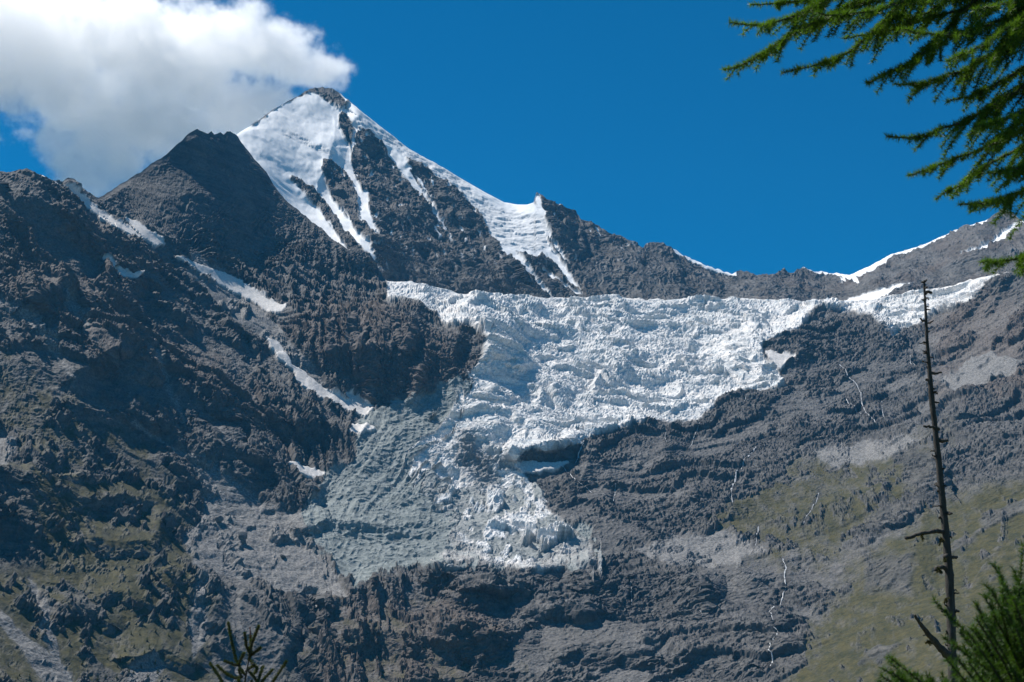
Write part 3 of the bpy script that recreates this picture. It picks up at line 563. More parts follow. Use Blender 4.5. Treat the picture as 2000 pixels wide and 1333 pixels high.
def haze_material():
    m, t = new_mat('haze')
    v = N(t, 'ShaderNodeVolumePrincipled'); v.inputs['Color'].default_value = HAZE_COL; v.inputs['Density'].default_value = HAZE_DENS; v.inputs['Anisotropy'].default_value = 0.0
    o = N(t, 'ShaderNodeOutputMaterial'); t.links.new(v.outputs[0], o.inputs['Volume']); return m
def box_mesh(name, lo, hi):
    V = np.array([(x, y, z) for x in (lo[0], hi[0]) for y in (lo[1], hi[1]) for z in (lo[2], hi[2])], float)
    return np_mesh(name, V, np.array([[0, 1, 3, 2], [4, 6, 7, 5], [0, 4, 5, 1], [2, 3, 7, 6], [0, 2, 6, 4], [1, 5, 7, 3]]), smooth=False)
def ground_material():
    m, t = new_mat('meadow')
    pos = t.nodes.new('ShaderNodeNewGeometry').outputs['Position']
    c = mix(t, ramp(t, tex(t, pos, 0.6, 6), (0.3, 0.0), (0.7, 1.0)), (0.045, 0.06, 0.02), (0.10, 0.095, 0.04))
    b = N(t, 'ShaderNodeBsdfPrincipled'); b.inputs['Roughness'].default_value = 0.95
    t.links.new(c, b.inputs['Base Color']); o = N(t, 'ShaderNodeOutputMaterial'); t.links.new(b.outputs[0], o.inputs[0]); return m
k = 12000.0
V = np.array([(-k, -4000, 0), (k, -4000, 0), (k, 7600, 0), (-k, 7600, 0)], float)
tag(link('ground', np_mesh('ground', V, np.array([[0, 1, 2, 3]])), ground_material()), kind='structure')
HAZE_COL = (0.09, 0.50, 1.0, 1); HAZE_DENS = 1.7e-5
tag(link('haze', box_mesh('haze', (-12500, -4500, -120), (12500, 7800, 2900)), haze_material()), kind='stuff')
# ------------------------------------------------------------------ lookups on the finished slope
def surf(px, py):
    """point of the front slope seen at a pixel (bilinear in the sheet)"""
    cols = GF['cols']; j = int(np.clip(np.searchsorted(cols, px) - 1, 0, len(cols) - 2)); tx = (px - cols[j]) / (cols[j + 1] - cols[j])
    colpy = GF['py'][:, j]; i = int(np.clip(np.searchsorted(-colpy, -py) - 1, 0, len(colpy) - 2)); ty = (py - colpy[i]) / (colpy[i + 1] - colpy[i] - 1e-9)
    P = GF['P']; a = P[i, j] * (1 - tx) + P[i, j + 1] * tx; b = P[i + 1, j] * (1 - tx) + P[i + 1, j + 1] * tx
    return a * (1 - ty) + b * ty

# ------------------------------------------------------------------ streams and waterfalls running down the rock
def water_material():
    m, t = new_mat('white_water')
    pos = t.nodes.new('ShaderNodeNewGeometry').outputs['Position']
    c = mix(t, ramp(t, tex(t, pos, 0.25, 4, 0.7), (0.35, 0.0), (0.65, 1.0)), (0.30, 0.31, 0.32), (0.68, 0.68, 0.67))
    b = N(t, 'ShaderNodeBsdfPrincipled'); b.inputs['Roughness'].default_value = 0.35
    t.links.new(c, b.inputs['Base Color']); o = N(t, 'ShaderNodeOutputMaterial'); t.links.new(b.outputs[0], o.inputs[0]); return m
M_WATER = water_material()
def stream(pts, w, sd):
    P = []; L = 0
    fine = []
    for (x0, y0), (x1, y1) in zip(pts[:-1], pts[1:]):
        n = max(2, int(math.hypot(x1 - x0, y1 - y0) / 2.5))
        for k in range(n): fine.append((x0 + (x1 - x0) * k / n, y0 + (y1 - y0) * k / n))
    fine.append(pts[-1])
    V = []; rr = random.Random(sd)
    for k, (x, y) in enumerate(fine):
        x += 1.2 * math.sin(k * 0.35 + sd); q = surf(x, y); mpp = q[1] / FPX
        ww = 0.62 * w * mpp * (0.15 + 0.9 * rr.random())
        d = CAM - q; d = d / np.linalg.norm(d) * 3.0
        V += [q + d + np.array([-ww, 0, 0]), q + d * 1.3, q + d + np.array([ww, 0, 0])]
    F = []
    for k in range(len(fine) - 1):
        F += [[3 * k, 3 * k + 1, 3 * k + 4, 3 * k + 3], [3 * k + 1, 3 * k + 2, 3 * k + 5, 3 * k + 4]]
    return np_mesh('stream', np.array(V), np.array(F))
for k, (pts, w) in enumerate(STREAMS):
    tag(link('stream', stream(pts, w, k), M_WATER), kind='structure')

# ------------------------------------------------------------------ boulders
def boulder_mesh(seed):
    rr = np.random.RandomState(seed); import bmesh
    bm = bmesh.new(); bmesh.ops.create_icosphere(bm, subdivisions=3, radius=1.0)
    pl = [(v / np.linalg.norm(v), rr.uniform(0.55, 0.85)) for v in rr.randn(11, 3)]
    for v in bm.verts:
        c = np.array(v.co)
        for n_, d_ in pl:
            e = c @ n_ - d_
            if e > 0: c = c - n_ * e * 0.92
        v.co = c
    me = bpy.data.meshes.new('boulder'); bm.to_mesh(me); bm.free(); return me
M_BOULDER = None
def boulder_material():
    m, t = new_mat('boulder_rock')
    tc = t.nodes.new('ShaderNodeTexCoord').outputs['Object']
    c = mix(t, ramp(t, tex(t, tc, 2.0, 6, 0.65), (0.3, 0.0), (0.7, 1.0)), (0.09, 0.09, 0.092), (0.21, 0.205, 0.20))
    b = N(t, 'ShaderNodeBsdfPrincipled'); b.inputs['Roughness'].default_value = 0.9
    t.links.new(c, b.inputs['Base Color']); bm = N(t, 'ShaderNodeBump'); bm.inputs['Distance'].default_value = 0.15
    t.links.new(tex(t, tc, 5.0, 6, 0.7), bm.inputs['Height']); t.links.new(bm.outputs[0], b.inputs['Normal'])
    o = N(t, 'ShaderNodeOutputMaterial'); t.links.new(b.outputs[0], o.inputs[0]); return m
M_BOULDER = boulder_material()
def boulder(px, py, size_px, seed, label, sc=(1, 0.8, 0.8)):
    q = surf(px, py); r = size_px * q[1] / FPX
    o = link('boulder', boulder_mesh(seed), M_BOULDER); o.location = q + np.array([0, -0.2 * r, 0.35 * r]); o.scale = (r * sc[0], r * sc[1], r * sc[2]); o.rotation_euler = (0.2, 0.15, seed)
    tag(o, label, 'boulder', 'boulders on the moraine')
boulder(472, 1058, 11, 3, 'large dark house-sized boulder with a flat sunlit top alone on the grey scree', (1.15, 0.9, 0.85))
boulder(426, 1022, 10, 5, 'dark rounded boulder at the top of the grey scree below the fan', (1.2, 0.9, 0.8))
boulder(552, 1090, 7, 8, 'low dark boulder on the scree just below the shaded ice cliff', (1.6, 0.9, 0.6))

# ------------------------------------------------------------------ foreground wood and needles
def wood_material(name, c0, c1, scale, bump):
    m, t = new_mat(name); tc = t.nodes.new('ShaderNodeTexCoord').outputs['Object']
    mp = N(t, 'ShaderNodeMapping'); mp.inputs['Scale'].default_value = (scale, scale, scale * 0.25); t.links.new(tc, mp.inputs[0])
    n = tex(t, mp.outputs[0], 1.0, 8, 0.7)
    b = N(t, 'ShaderNodeBsdfPrincipled'); b.inputs['Roughness'].default_value = 0.9
    t.links.new(mix(t, ramp(t, n, (0.3, 0.0), (0.7, 1.0)), c0, c1), b.inputs['Base Color'])
    bm = N(t, 'ShaderNodeBump'); bm.inputs['Distance'].default_value = bump; t.links.new(n, bm.inputs['Height']); t.links.new(bm.outputs[0], b.inputs['Normal'])
    o = N(t, 'ShaderNodeOutputMaterial'); t.links.new(b.outputs[0], o.inputs[0]); return m
def leaf_material(name, c0, c1, trans):
    m, t = new_mat(name)
    oi = t.nodes.new('ShaderNodeNewGeometry')
    c = mix(t, ramp(t, tex(t, oi.outputs['Position'], 7.0, 3, 0.6), (0.3, 0.0), (0.7, 1.0)), c0, c1)
    d = N(t, 'ShaderNodeBsdfPrincipled'); d.inputs['Roughness'].default_value = 0.5; d.inputs['Specular IOR Level'].default_value = 0.3
    tr = N(t, 'ShaderNodeBsdfTranslucent'); t.links.new(c, d.inputs['Base Color'])
    t.links.new(mix(t, 1.0, c, (1.0, 1.0, 0.55), 'MULTIPLY'), tr.inputs['Color'])
    ms = N(t, 'ShaderNodeMixShader'); ms.inputs[0].default_value = trans
    t.links.new(d.outputs[0], ms.inputs[1]); t.links.new(tr.outputs[0], ms.inputs[2])
    o = N(t, 'ShaderNodeOutputMaterial'); t.links.new(ms.outputs[0], o.inputs[0]); return m
M_SNAG = wood_material('dead_wood', (0.022, 0.018, 0.015), (0.085, 0.075, 0.065), 26.0, 0.02)
M_BARK = wood_material('larch_bark', (0.03, 0.024, 0.018), (0.10, 0.08, 0.06), 30.0, 0.01)
M_LICHEN = wood_material('lichen', (0.06, 0.055, 0.012), (0.13, 0.12, 0.03), 60.0, 0.01)
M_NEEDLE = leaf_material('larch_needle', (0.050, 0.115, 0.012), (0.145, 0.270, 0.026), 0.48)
M_NEEDLE_D = leaf_material('dark_larch_needle', (0.028, 0.068, 0.010), (0.085, 0.165, 0.018), 0.35)  # darker green needles of the young larch
M_NEEDLE_Y = leaf_material('young_needle', (0.040, 0.060, 0.012), (0.10, 0.125, 0.022), 0.25)
M_BUD = wood_material('red_shoot', (0.10, 0.02, 0.012), (0.16, 0.04, 0.02), 60.0, 0.001)

def tube(pts, rad, ns=7, rough=0.0, seed=0):
    """closed tapering tube through pts (numpy n x 3)"""
    pts = np.asarray(pts, float); n = len(pts); rad = np.broadcast_to(np.asarray(rad, float), (n,))
    T = np.gradient(pts, axis=0); T /= np.linalg.norm(T, axis=1, keepdims=True) + 1e-9
    ref = np.array([0, 1.0, 0.001]); A = np.cross(T, ref); A /= np.linalg.norm(A, axis=1, keepdims=True) + 1e-9; Bv = np.cross(T, A)
    th = np.linspace(0, 2 * np.pi, ns, endpoint=False); rr = np.random.RandomState(seed)
    r = rad[:, None] * (1 + rough * rr.randn(n, ns))
    V = pts[:, None] + r[..., None] * (np.cos(th)[None, :, None] * A[:, None] + np.sin(th)[None, :, None] * Bv[:, None])
    i = np.arange(n * ns).reshape(n, ns); j = np.roll(i, -1, 1)
    F = np.stack([i[:-1], j[:-1], j[1:], i[1:]], -1).reshape(-1, 4)
    V = np.concatenate([V.reshape(-1, 3), pts[:1], pts[-1:]]); c0, c1 = n * ns, n * ns + 1
    e0 = np.stack([j[0], i[0], np.full(ns, c0), np.full(ns, c0)], -1); e1 = np.stack([i[-1], j[-1], np.full(ns, c1), np.full(ns, c1)], -1)
    return V, F, np.concatenate([e0, e1])[:, :3]
def tube_mesh(name, tubes):
    """several tubes as one mesh (one branch with its side twigs)"""
    me = bpy.data.meshes.new(name); V = []; F = []; o = 0
    for v, f, e in tubes:
        V += v.tolist(); F += (f + o).tolist() + (e + o).tolist(); o += len(v)
    me.from_pydata(V, [], F); me.polygons.foreach_set('use_smooth', np.ones(len(F), bool)); me.update(); return me
def resample(pts, n):
    pts = np.asarray(pts, float); d = np.r_[0, np.cumsum(np.linalg.norm(np.diff(pts, axis=0), axis=1))]
    t = np.linspace(0, d[-1], n); out = np.stack([np.interp(t, d, pts[:, k]) for k in range(3)], 1)
    for _ in range(2):
        s = out.copy(); s[1:-1] = 0.25 * out[:-2] + 0.5 * out[1:-1] + 0.25 * out[2:]; out = s
    return out, d[-1]
def needle_mesh(name, shoots, rr, spacing, count, length, width, spread=(35, 80), start=0.0, inframe=False):
    """needles in tufts along shoots (n x 3 polylines)"""
    P = []; D = []
    for s in shoots:
        q, L = resample(s, max(4, int(np.linalg.norm(np.diff(np.asarray(s), axis=0), axis=1).sum() / spacing)))
        T = np.gradient(q, axis=0); T /= np.linalg.norm(T, axis=1, keepdims=True) + 1e-9
        k0 = int(start * len(q)); P.append(q[k0:]); D.append(T[k0:])
    P = np.concatenate(P); D = np.concatenate(D)
    if inframe:                                   # needles only where the picture, or a view a step aside, can see them
        fw = P[:, 1] * math.cos(PITCH) + (P[:, 2] - CAM[2]) * math.sin(PITCH); up = (P[:, 2] - CAM[2]) * math.cos(PITCH) - P[:, 1] * math.sin(PITCH)
        k = (P[:, 0] / fw * FPX < 1180) & (up / fw * FPX < 820); P = P[k]; D = D[k]
    P = np.repeat(P, count, 0); D = np.repeat(D, count, 0); n = len(P)
    R1 = rr.randn(n, 3); R1 -= (R1 * D).sum(1, keepdims=True) * D; R1 /= np.linalg.norm(R1, axis=1, keepdims=True) + 1e-9
    a = np.radians(rr.uniform(spread[0], spread[1], n))[:, None]
    d = np.cos(a) * D + np.sin(a) * R1 + np.array([0, 0, 0.12]); d /= np.linalg.norm(d, axis=1, keepdims=True)
    w = np.cross(d, rr.randn(n, 3)); w /= np.linalg.norm(w, axis=1, keepdims=True) + 1e-9
    L = (length * rr.uniform(0.65, 1.1, n))[:, None]
    P = P + rr.uniform(-0.5, 0.5, (n, 1)) * spacing * D * 0.5
    V = np.stack([P - w * width / 2, P + w * width / 2, P + d * L], 1).reshape(-1, 3)
    return np_mesh(name, V, np.arange(3 * n).reshape(n, 3), smooth=False)
def pix(pts, Y, dY=0.0):
    """polyline of pixels at distance Y; dY is added evenly towards its end"""
    n = len(pts); return np.array([at(np.float64(x), np.float64(y), np.float64(Y + dY * k / max(1, n - 1))) for k, (x, y) in enumerate(pts)])
def empty(name, loc, label, cat):
    o = bpy.data.objects.new(name, None); COL.objects.link(o); o.location = loc; o.empty_display_size = 0.2
    return tag(o, label, cat)
def part(name, me, mat, root, parent=None, kind=None):
    o = link(name, me, mat); o.parent = parent or root
    o.matrix_parent_inverse = Matrix.Translation(-Vector(root.location))
    if parent is not None: o.matrix_parent_inverse = Matrix.Identity(4)
    if kind: o['kind'] = kind
    return o

# --- dead snag
YS = 17.0
def build_snag():
    line = [(1805, 548, 3.0), (1806, 575, 4.0), (1808, 610, 5.0), (1810, 660, 6.2), (1814, 710, 7.2), (1818, 760, 8.2), (1823, 810, 9.0), (1829, 860, 10.0), (1834, 910, 11.0), (1839, 960, 12.0), (1844, 1010, 13.2), (1849, 1060, 14.5), (1853, 1110, 15.5), (1856, 1160, 16.5), (1858, 1210, 17.5), (1859, 1260, 19.0), (1861, 1310, 21.0), (1864, 1400, 23.0), (1866, 1500, 25.0), (1868, 1640, 30.0)]
    p = pix([(x, y) for x, y, _ in line], YS); rad = np.array([2, 2.5, 3.2, 4, 5, 5.5, 5.9, 6.3, 6.7, 7.1, 7.6, 8.1, 8.5, 8.9, 9.3, 10, 11.5, 13, 14, 16]) * YS / FPX
    q, _ = resample(p, 90); r = np.interp(np.linspace(0, 1, 90), np.linspace(0, 1, len(rad)), rad)
    base = q[-1].copy(); q[-1, 2] = min(q[-1, 2], 0.0)
    root = empty('dead_tree', (q[-1, 0], q[-1, 1], 0), 'bare dead tree trunk with broken branch stubs standing before the right slope', 'dead tree')
    part('trunk', tube_mesh('trunk', [tube(q, r, 12, 0.07, 3)]), M_SNAG, root)
    B = [([(1843, 1038), (1820, 1038), (1795, 1043), (1770, 1052)], 4.5, 3.0, -0.3), ([(1858, 1285), (1840, 1270), (1818, 1245), (1800, 1222), (1786, 1202)], 9.0, 2.0, -0.5), ([(1836, 1262), (1822, 1255), (1812, 1254)], 4, 3, -0.1), ([(1822, 1246), (1812, 1241), (1803, 1240)], 2.5, 1, -0.1),
         ([(1834, 838), (1820, 834), (1805, 833)], 3.4, 2, -0.1), ([(1832, 860), (1842, 862), (1850, 861)], 4, 3, 0.1), ([(1817, 730), (1828, 730), (1838, 728)], 3, 2, 0.1), ([(1808, 570), (1816, 572), (1819, 571)], 2.5, 2.5, 0), ([(1805, 552), (1811, 547)], 2, 1.5, 0), ([(1804, 552), (1799, 551)], 2, 1.5, 0),
         ([(1808, 628), (1800, 626), (1797, 622)], 2.2, 1.4, -.1), ([(1810, 632), (1820, 630), (1823, 626)], 2.0, 1.2, .1), ([(1809, 622), (1801, 630)], 1.6, 1.0, 0), ([(1811, 670), (1803, 669), (1796, 671)], 1.8, 1, -.1), ([(1812, 690), (1803, 690)], 2.2, 1.4, 0), ([(1813, 742), (1808, 742)], 2.5, 2, 0), ([(1816, 720), (1809, 716)], 1.6, 1, 0),
         ([(1825, 800), (1816, 800)], 2, 1.2, 0), ([(1826, 786), (1833, 787)], 2, 1.4, 0), ([(1848, 1002), (1858, 1004)], 4, 2.5, .1), ([(1852, 1088), (1862, 1089), (1868, 1088)], 4.5, 2.5, .1), ([(1848, 1110), (1836, 1108), (1827, 1112)], 4.5, 4.0, -.1), ([(1856, 1195), (1866, 1193), (1872, 1195)], 3.5, 2.0, .1), ([(1850, 1194), (1840, 1193)], 4, 4, -.05),
         ([(1840, 990), (1833, 988), (1822, 990)], 1.8, 1.0, -.1), ([(1840, 1012), (1835, 1012)], 2.5, 2, 0), ([(1833, 950), (1829, 949)], 2, 1.2, 0), ([(1838, 962), (1831, 958)], 3, 2, 0), ([(1850, 1060), (1838, 1054)], 4, 4, 0), ([(1852, 1085), (1844, 1088)], 4.5, 4, -.1), ([(1808, 600), (1815, 600)], 1.5, .9, .1), ([(1808, 590), (1801, 586)], 1.5, .9, -.1), ([(1810, 650), (1817, 646)], 1.5, .9, .1), ([(1855, 1240), (1848, 1233)], 2.5, 1.5, 0)]
    rr = random.Random(5)
    for k in range(34):
        y = rr.uniform(560, 1270); x = float(np.interp(y, [l[1] for l in line], [l[0] for l in line])); sg = rr.choice((-1, 1)); w_ = float(np.interp(y, [548, 1290], [2.0, 9.5])); ln = rr.uniform(3, 9)
        B.append(([(x + sg * w_ * 0.5, y), (x + sg * (w_ + ln * 0.6), y + rr.uniform(-2, 1)), (x + sg * (w_ + ln), y + rr.uniform(-4, 3))], rr.uniform(1.2, 2.4), 0.8, rr.uniform(-.15, .15)))
    for k, (pts, r0, r1, dY) in enumerate(B):
        p = pix(pts, YS, dY); n = max(5, len(p) * 4); q2, L = resample(p, n)
        q2 = q2 + np.random.RandomState(k).randn(n, 3) * 0.004
        part('branch' if L > 0.12 else 'branch_stub', tube_mesh('branch', [tube(q2, np.linspace(r0, r1, n) * YS / FPX, 7, 0.12, k)]), M_SNAG, root)
    for (x, y, s) in ((1845, 1091, 8), (1833, 1110, 9), (1838, 1053, 6), (1800, 1046, 5), (1815, 1254, 5), (1848, 1170, 5)):
        c = at(np.float64(x), np.float64(y), np.float64(YS - 0.12)); rs_ = np.random.RandomState(x)
        sh = [np.array([c, c + rs_.randn(3) * 0.02 + np.array([0, -0.02, -s * YS / FPX * 0.6])]) for _ in range(10)]
        part('lichen', needle_mesh('lichen', sh, rs_, 0.006, 14, 0.022, 0.005, (20, 90)), M_LICHEN, root)
build_snag()

# --- larch on the right whose branches hang into the picture
def build_larch():
    rr = np.random.RandomState(12); TX, TY = 3.75, 7.4
    root = empty('larch_tree', (TX, TY, 0), 'green larch with drooping needle branches hanging in from the upper right corner', 'larch')
    z = np.linspace(-0.2, 13, 40); tr = np.stack([TX + 0.05 * np.sin(z), TY + 0.05 * np.cos(z * 1.3), z], 1)
    part('trunk', tube_mesh('trunk', [tube(tr, np.linspace(0.21, 0.03, 40), 14, 0.05, 1)]), M_BARK, root)
    def trunk_at(zz): return np.array([TX, TY, zz])
    # limbs: pixels from the tip inwards, distance at tip and at the inner end; then on to the trunk
    LIMBS = [([(1413, 137), (1445, 128), (1490, 108), (1530, 75), (1600, 40), (1700, -5), (1850, -60)], 6.5, 7.0), ([(1425, 44), (1470, 52), (1530, 42), (1600, 8), (1720, -60)], 6.3, 6.8), ([(1528, 143), (1580, 130), (1640, 115), (1680, 85), (1720, 50), (1780, -10), (1900, -80)], 6.7, 7.2),
             ([(1692, 160), (1740, 142), (1790, 116), (1830, 80), (1880, 20), (1960, -40)], 6.6, 7.2), ([(1750, 165), (1800, 165), (1870, 142), (1930, 112), (2010, 70), (2100, 20)], 6.9, 7.3), ([(1732, 266), (1790, 270), (1850, 250), (1920, 220), (1960, 190), (2030, 150), (2140, 90)], 6.6, 7.2),
             ([(1776, 344), (1830, 325), (1900, 300), (1960, 268), (2030, 240), (2150, 170)], 6.8, 7.2), ([(1830, 384), (1880, 360), (1930, 322), (1990, 290), (2080, 240)], 7.0, 7.3), ([(1878, 400), (1930, 398), (1980, 380), (2050, 345), (2150, 290)], 6.6, 7.2), ([(1918, 512), (1960, 511), (2010, 500), (2120, 455)], 6.9, 7.3),
             ([(1470, 10), (1560, 5), (1650, -30), (1800, -90)], 6.8, 7.1), ([(1600, 30), (1700, 25), (1800, -10), (1930, -60)], 6.4, 7.0), ([(1760, 60), (1850, 70), (1930, 50), (2050, 0)], 6.4, 7.1), ([(1850, 200), (1920, 180), (1990, 140), (2080, 90)], 7.0, 7.4), ([(1900, 250), (1960, 235), (2020, 210), (2120, 150)], 6.4, 7.0), ([(1930, 130), (1980, 60), (2050, 10)], 6.5, 7.0), ([(1650, 75), (1740, 60), (1820, 20), (1900, -30)], 7.1, 7.4), ([(1930, 340), (1990, 330), (2060, 300)], 6.6, 7.1), ([(1700, 20), (1790, 40), (1880, 20), (1980, -40)], 6.9, 7.2), ([(1850, 120), (1920, 90), (1990, 40), (2080, -20)], 6.3, 6.9), ([(1900, 20), (1960, 10), (2060, -40)], 6.6, 7.0), ([(1930, 290), (1985, 240), (2050, 190)], 6.5, 7.0), ([(1560, 55), (1640, 30), (1740, -20)], 6.6, 7.0)]
    for k, (pts, y0, y1) in enumerate(LIMBS):
        p = pix(pts, y0, y1 - y0); last = p[-1]
        tz = last[2] + 0.25 * np.linalg.norm(last[:2] - np.array([TX, TY])); end = trunk_at(tz)
        p = np.concatenate([p, [0.5 * (last + end) + np.array([0, 0, 0.06]), end]])
        n = 46; q, L = resample(p, n); q = q + rr.randn(n, 3) * 0.004
        rad = np.linspace(0.0028, 0.017, n); tubes = [tube(q, rad, 6, 0.06, k)]; shoots = [q[:int(n * 0.8)][::-1]]
        # side twigs: point outwards along the limb, droop
        m = int(L / 0.040)
        for j in range(m):
            t = rr.uniform(0.06, 0.86); i = int(t * (n - 1)); d = q[max(i - 2, 0)] - q[min(i + 2, n - 1)]; d /= np.linalg.norm(d) + 1e-9
            sd = np.cross(d, [0, 0, 1.0]); sd /= np.linalg.norm(sd) + 1e-9; sd *= rr.choice([-1, 1]) * rr.uniform(0.3, 1.0)
            ln = (0.05 + 0.34 * min(t * 1.7, 1.0)) * rr.uniform(0.25, 1.15)
            g = np.array([0, 0, -1.0]); s_ = np.linspace(0, 1, 7)[:, None]
            tw = q[i] + ln * (s_ * (0.8 * d + 0.5 * sd + np.array([0, 0, rr.uniform(-0.35, 0.25)])) + 0.28 * s_ ** 2 * g)
            tubes.append(tube(tw, np.linspace(0.0024, 0.0014, 7), 5)); shoots.append(tw)
        br = part('branch', tube_mesh('branch', tubes), M_BARK, root)
        nd = part('needles', needle_mesh('needles', shoots, rr, 0.019, 19, 0.036, 0.0042, (25, 100), inframe=True), M_NEEDLE, root, br, 'stuff')
        for c in range(rr.randint(0, 2)):
            i = rr.randint(4, 20); o = bpy.data.meshes.new('cone')
            ph = np.linspace(0, 1, 9); cq = q[i] + np.stack([0 * ph, 0 * ph, -0.012 + 0.034 * ph], 1)
            part('cone', tube_mesh('cone', [tube(cq, 0.012 * np.sin(np.pi * np.clip(ph * 0.86 + 0.07, 0, 1)) ** 0.7, 10, 0.12, c)]), M_BARK, root, br)
build_larch()

# --- young larch, lower right
def build_bush():
    rr = np.random.RandomState(4); Y0 = 4.3
    b0 = at(np.float64(2075), np.float64(1333), np.float64(Y0 + 0.25)); bx, by = b0[0], b0[1]
    root = empty('young_larch', (bx, by, 0), 'bushy bright green young larch in the lower right corner beside the dead tree', 'larch')
    st = np.array([(bx, by, -0.1), (bx + 0.02, by, 0.8), (bx - 0.02, by, 1.6), (bx, by, 2.45)]); q, _ = resample(st, 30)
    part('trunk', tube_mesh('trunk', [tube(q, np.linspace(0.04, 0.006, 30), 10, 0.05, 2)]), M_BARK, root)
    env_x = [1700, 1722, 1745, 1790, 1825, 1850, 1880, 1910, 1950, 1990, 2060, 2200]; env_y = [1345, 1310, 1296, 1342, 1328, 1302, 1252, 1200, 1165, 1142, 1108, 1100]
    tips = [(1983, 1127), (1920, 1163), (1907, 1183), (1960, 1143), (1938, 1157), (1741, 1287), (1725, 1306), (1812, 1322), (1877, 1238), (1760, 1318), (1998, 1150), (1850, 1290)]
    for k in range(150):
        if k < len(tips): tx, ty = tips[k]
        else:
            tx = rr.uniform(1700, 2190); ty = np.interp(tx, env_x, env_y) + rr.exponential(75) + 6
        Yt = Y0 + rr.uniform(-0.35, 0.45); tip = at(np.float64(tx), np.float64(ty), np.float64(Yt))
        zb_ = tip[2] - rr.uniform(0.30, 0.6); zb_ = max(zb_, 0.4); base = np.array([bx, by, zb_])
        d = base - tip; hor = np.array([d[0], d[1], 0])
        mid1 = tip + 0.34 * hor + np.array([0, 0, -0.14]); mid2 = tip + 0.65 * hor + np.array([0, 0, d[2] * 0.85])
        p, L = resample(np.array([tip, mid1, mid2, base]), 18)
        tubes = [tube(p, np.linspace(0.0022, 0.008, 18), 5, 0.05, k)]; shoots = [p[:14][::-1]]
        for j in range(rr.randint(1, 4)):
            i = rr.randint(3, 12); dd = p[i - 2] - p[i + 2]; dd /= np.linalg.norm(dd); s_ = np.linspace(0, 1, 6)[:, None]
            tw = p[i] + rr.uniform(0.06, 0.16) * (s_ * (dd + 0.6 * rr.randn(3) * np.array([1, 1, 0.4]) + np.array([0, 0, 0.3])))
            tubes.append(tube(tw, np.linspace(0.002, 0.0013, 6), 5)); shoots.append(tw)
        br = part('branch', tube_mesh('branch', tubes), M_BARK, root)
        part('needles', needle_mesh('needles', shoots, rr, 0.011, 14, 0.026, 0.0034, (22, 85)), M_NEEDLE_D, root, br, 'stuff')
build_bush()

# --- sapling tip, bottom left
def build_sapling():
    rr = np.random.RandomState(9); Y0 = 9.5
    b0 = at(np.float64(476), np.float64(1345), np.float64(Y0))
    root = empty('larch_sapling', (b0[0], Y0, 0), 'top of a small dark larch sapling with finger-like shoots at the bottom edge', 'sapling')
    stem = np.concatenate([[(b0[0], Y0, -0.05), (b0[0] + 0.01, Y0, 0.7)], pix([(476, 1345), (481, 1315), (487, 1285), (492, 1258)], Y0)])
    q, _ = resample(stem, 40); part('stem', tube_mesh('stem', [tube(q, np.linspace(0.022, 0.004, 40), 9, 0.04, 1)]), M_BARK, root)
    SH = [[(486, 1290), (492, 1255), (499, 1240), (505, 1224)], [(488, 1285), (490, 1258), (489, 1243)], [(478, 1318), (468, 1304), (461, 1290), (456, 1270), (451, 1245), (446, 1218)], [(441, 1345), (428, 1322), (411, 1297)], [(474, 1322), (462, 1326), (448, 1320), (436, 1312), (425, 1301)],
          [(468, 1300), (458, 1299), (440, 1292)], [(466, 1300), (470, 1288), (476, 1277)], [(525, 1345), (540, 1322), (559, 1293)], [(505, 1340), (520, 1322), (532, 1309)], [(503, 1335), (508, 1318), (514, 1303)], [(490, 1280), (500, 1273), (508, 1266)], [(488, 1276), (481, 1262), (478, 1238)],
          [(480, 1312), (495, 1300), (490, 1290)], [(470, 1320), (467, 1310)], [(486, 1312), (496, 1322), (505, 1335), (512, 1345)], [(494, 1297), (503, 1306), (497, 1316)], [(440, 1345), (430, 1335)], [(478, 1335), (462, 1345)], [(490, 1330), (500, 1350)], [(472, 1345), (466, 1330)]]
    for k, s in enumerate(SH):
        p = pix(s, Y0, rr.uniform(-0.15, 0.15)); p, _ = resample(p, 14)
        # root the shoot on the stem side
        br = part('shoot', tube_mesh('shoot', [tube(p, np.linspace(0.0075, 0.006, 14), 6, 0.05, k)]), M_BARK, root)
        part('needles', needle_mesh('needles', [p], rr, 0.004, 22, 0.021, 0.0046, (20, 70)), M_NEEDLE_Y, root, br, 'stuff')
    p, _ = resample(pix([(489, 1246), (489, 1236), (488, 1225)], Y0), 8)
    o = part('leading_shoot', tube_mesh('leading_shoot', [tube(p, np.linspace(0.0045, 0.003, 8), 6, 0.1, 1)]), M_BUD, root); o['label'] = 'reddish dry tip of the leading shoot'
build_sapling()

# --- small conifers scattered low on the left slope
def conifer_mesh(seed):
    rr = np.random.RandomState(seed); V = []; F = []
    for k in range(70):
        z = rr.uniform(0.08, 1.0) ; r = 0.27 * (1 - z) + 0.03; a = rr.uniform(0, 6.283); c = np.array([0, 0, z]); d = np.array([math.cos(a), math.sin(a), -0.35]); s = np.array([-math.sin(a), math.cos(a), 0]) * r * 0.5
        i = len(V); V += [c, c + d * r * 0.7 + s, c + d * r * 1.15, c + d * r * 0.7 - s]; F.append([i, i + 1, i + 2, i + 3])
    return np_mesh('foliage', np.array(V), np.array(F), smooth=False)
CM = [conifer_mesh(k) for k in range(3)]
_t = tube(np.array([(0, 0, -0.1), (0, 0, 0.5), (0, 0, 0.95)]), [0.03, 0.02, 0.005], 5); TM = tube_mesh('trunk', [_t])
for m in CM: m.materials.append(M_NEEDLE_Y)
TM.materials.append(M_BARK)
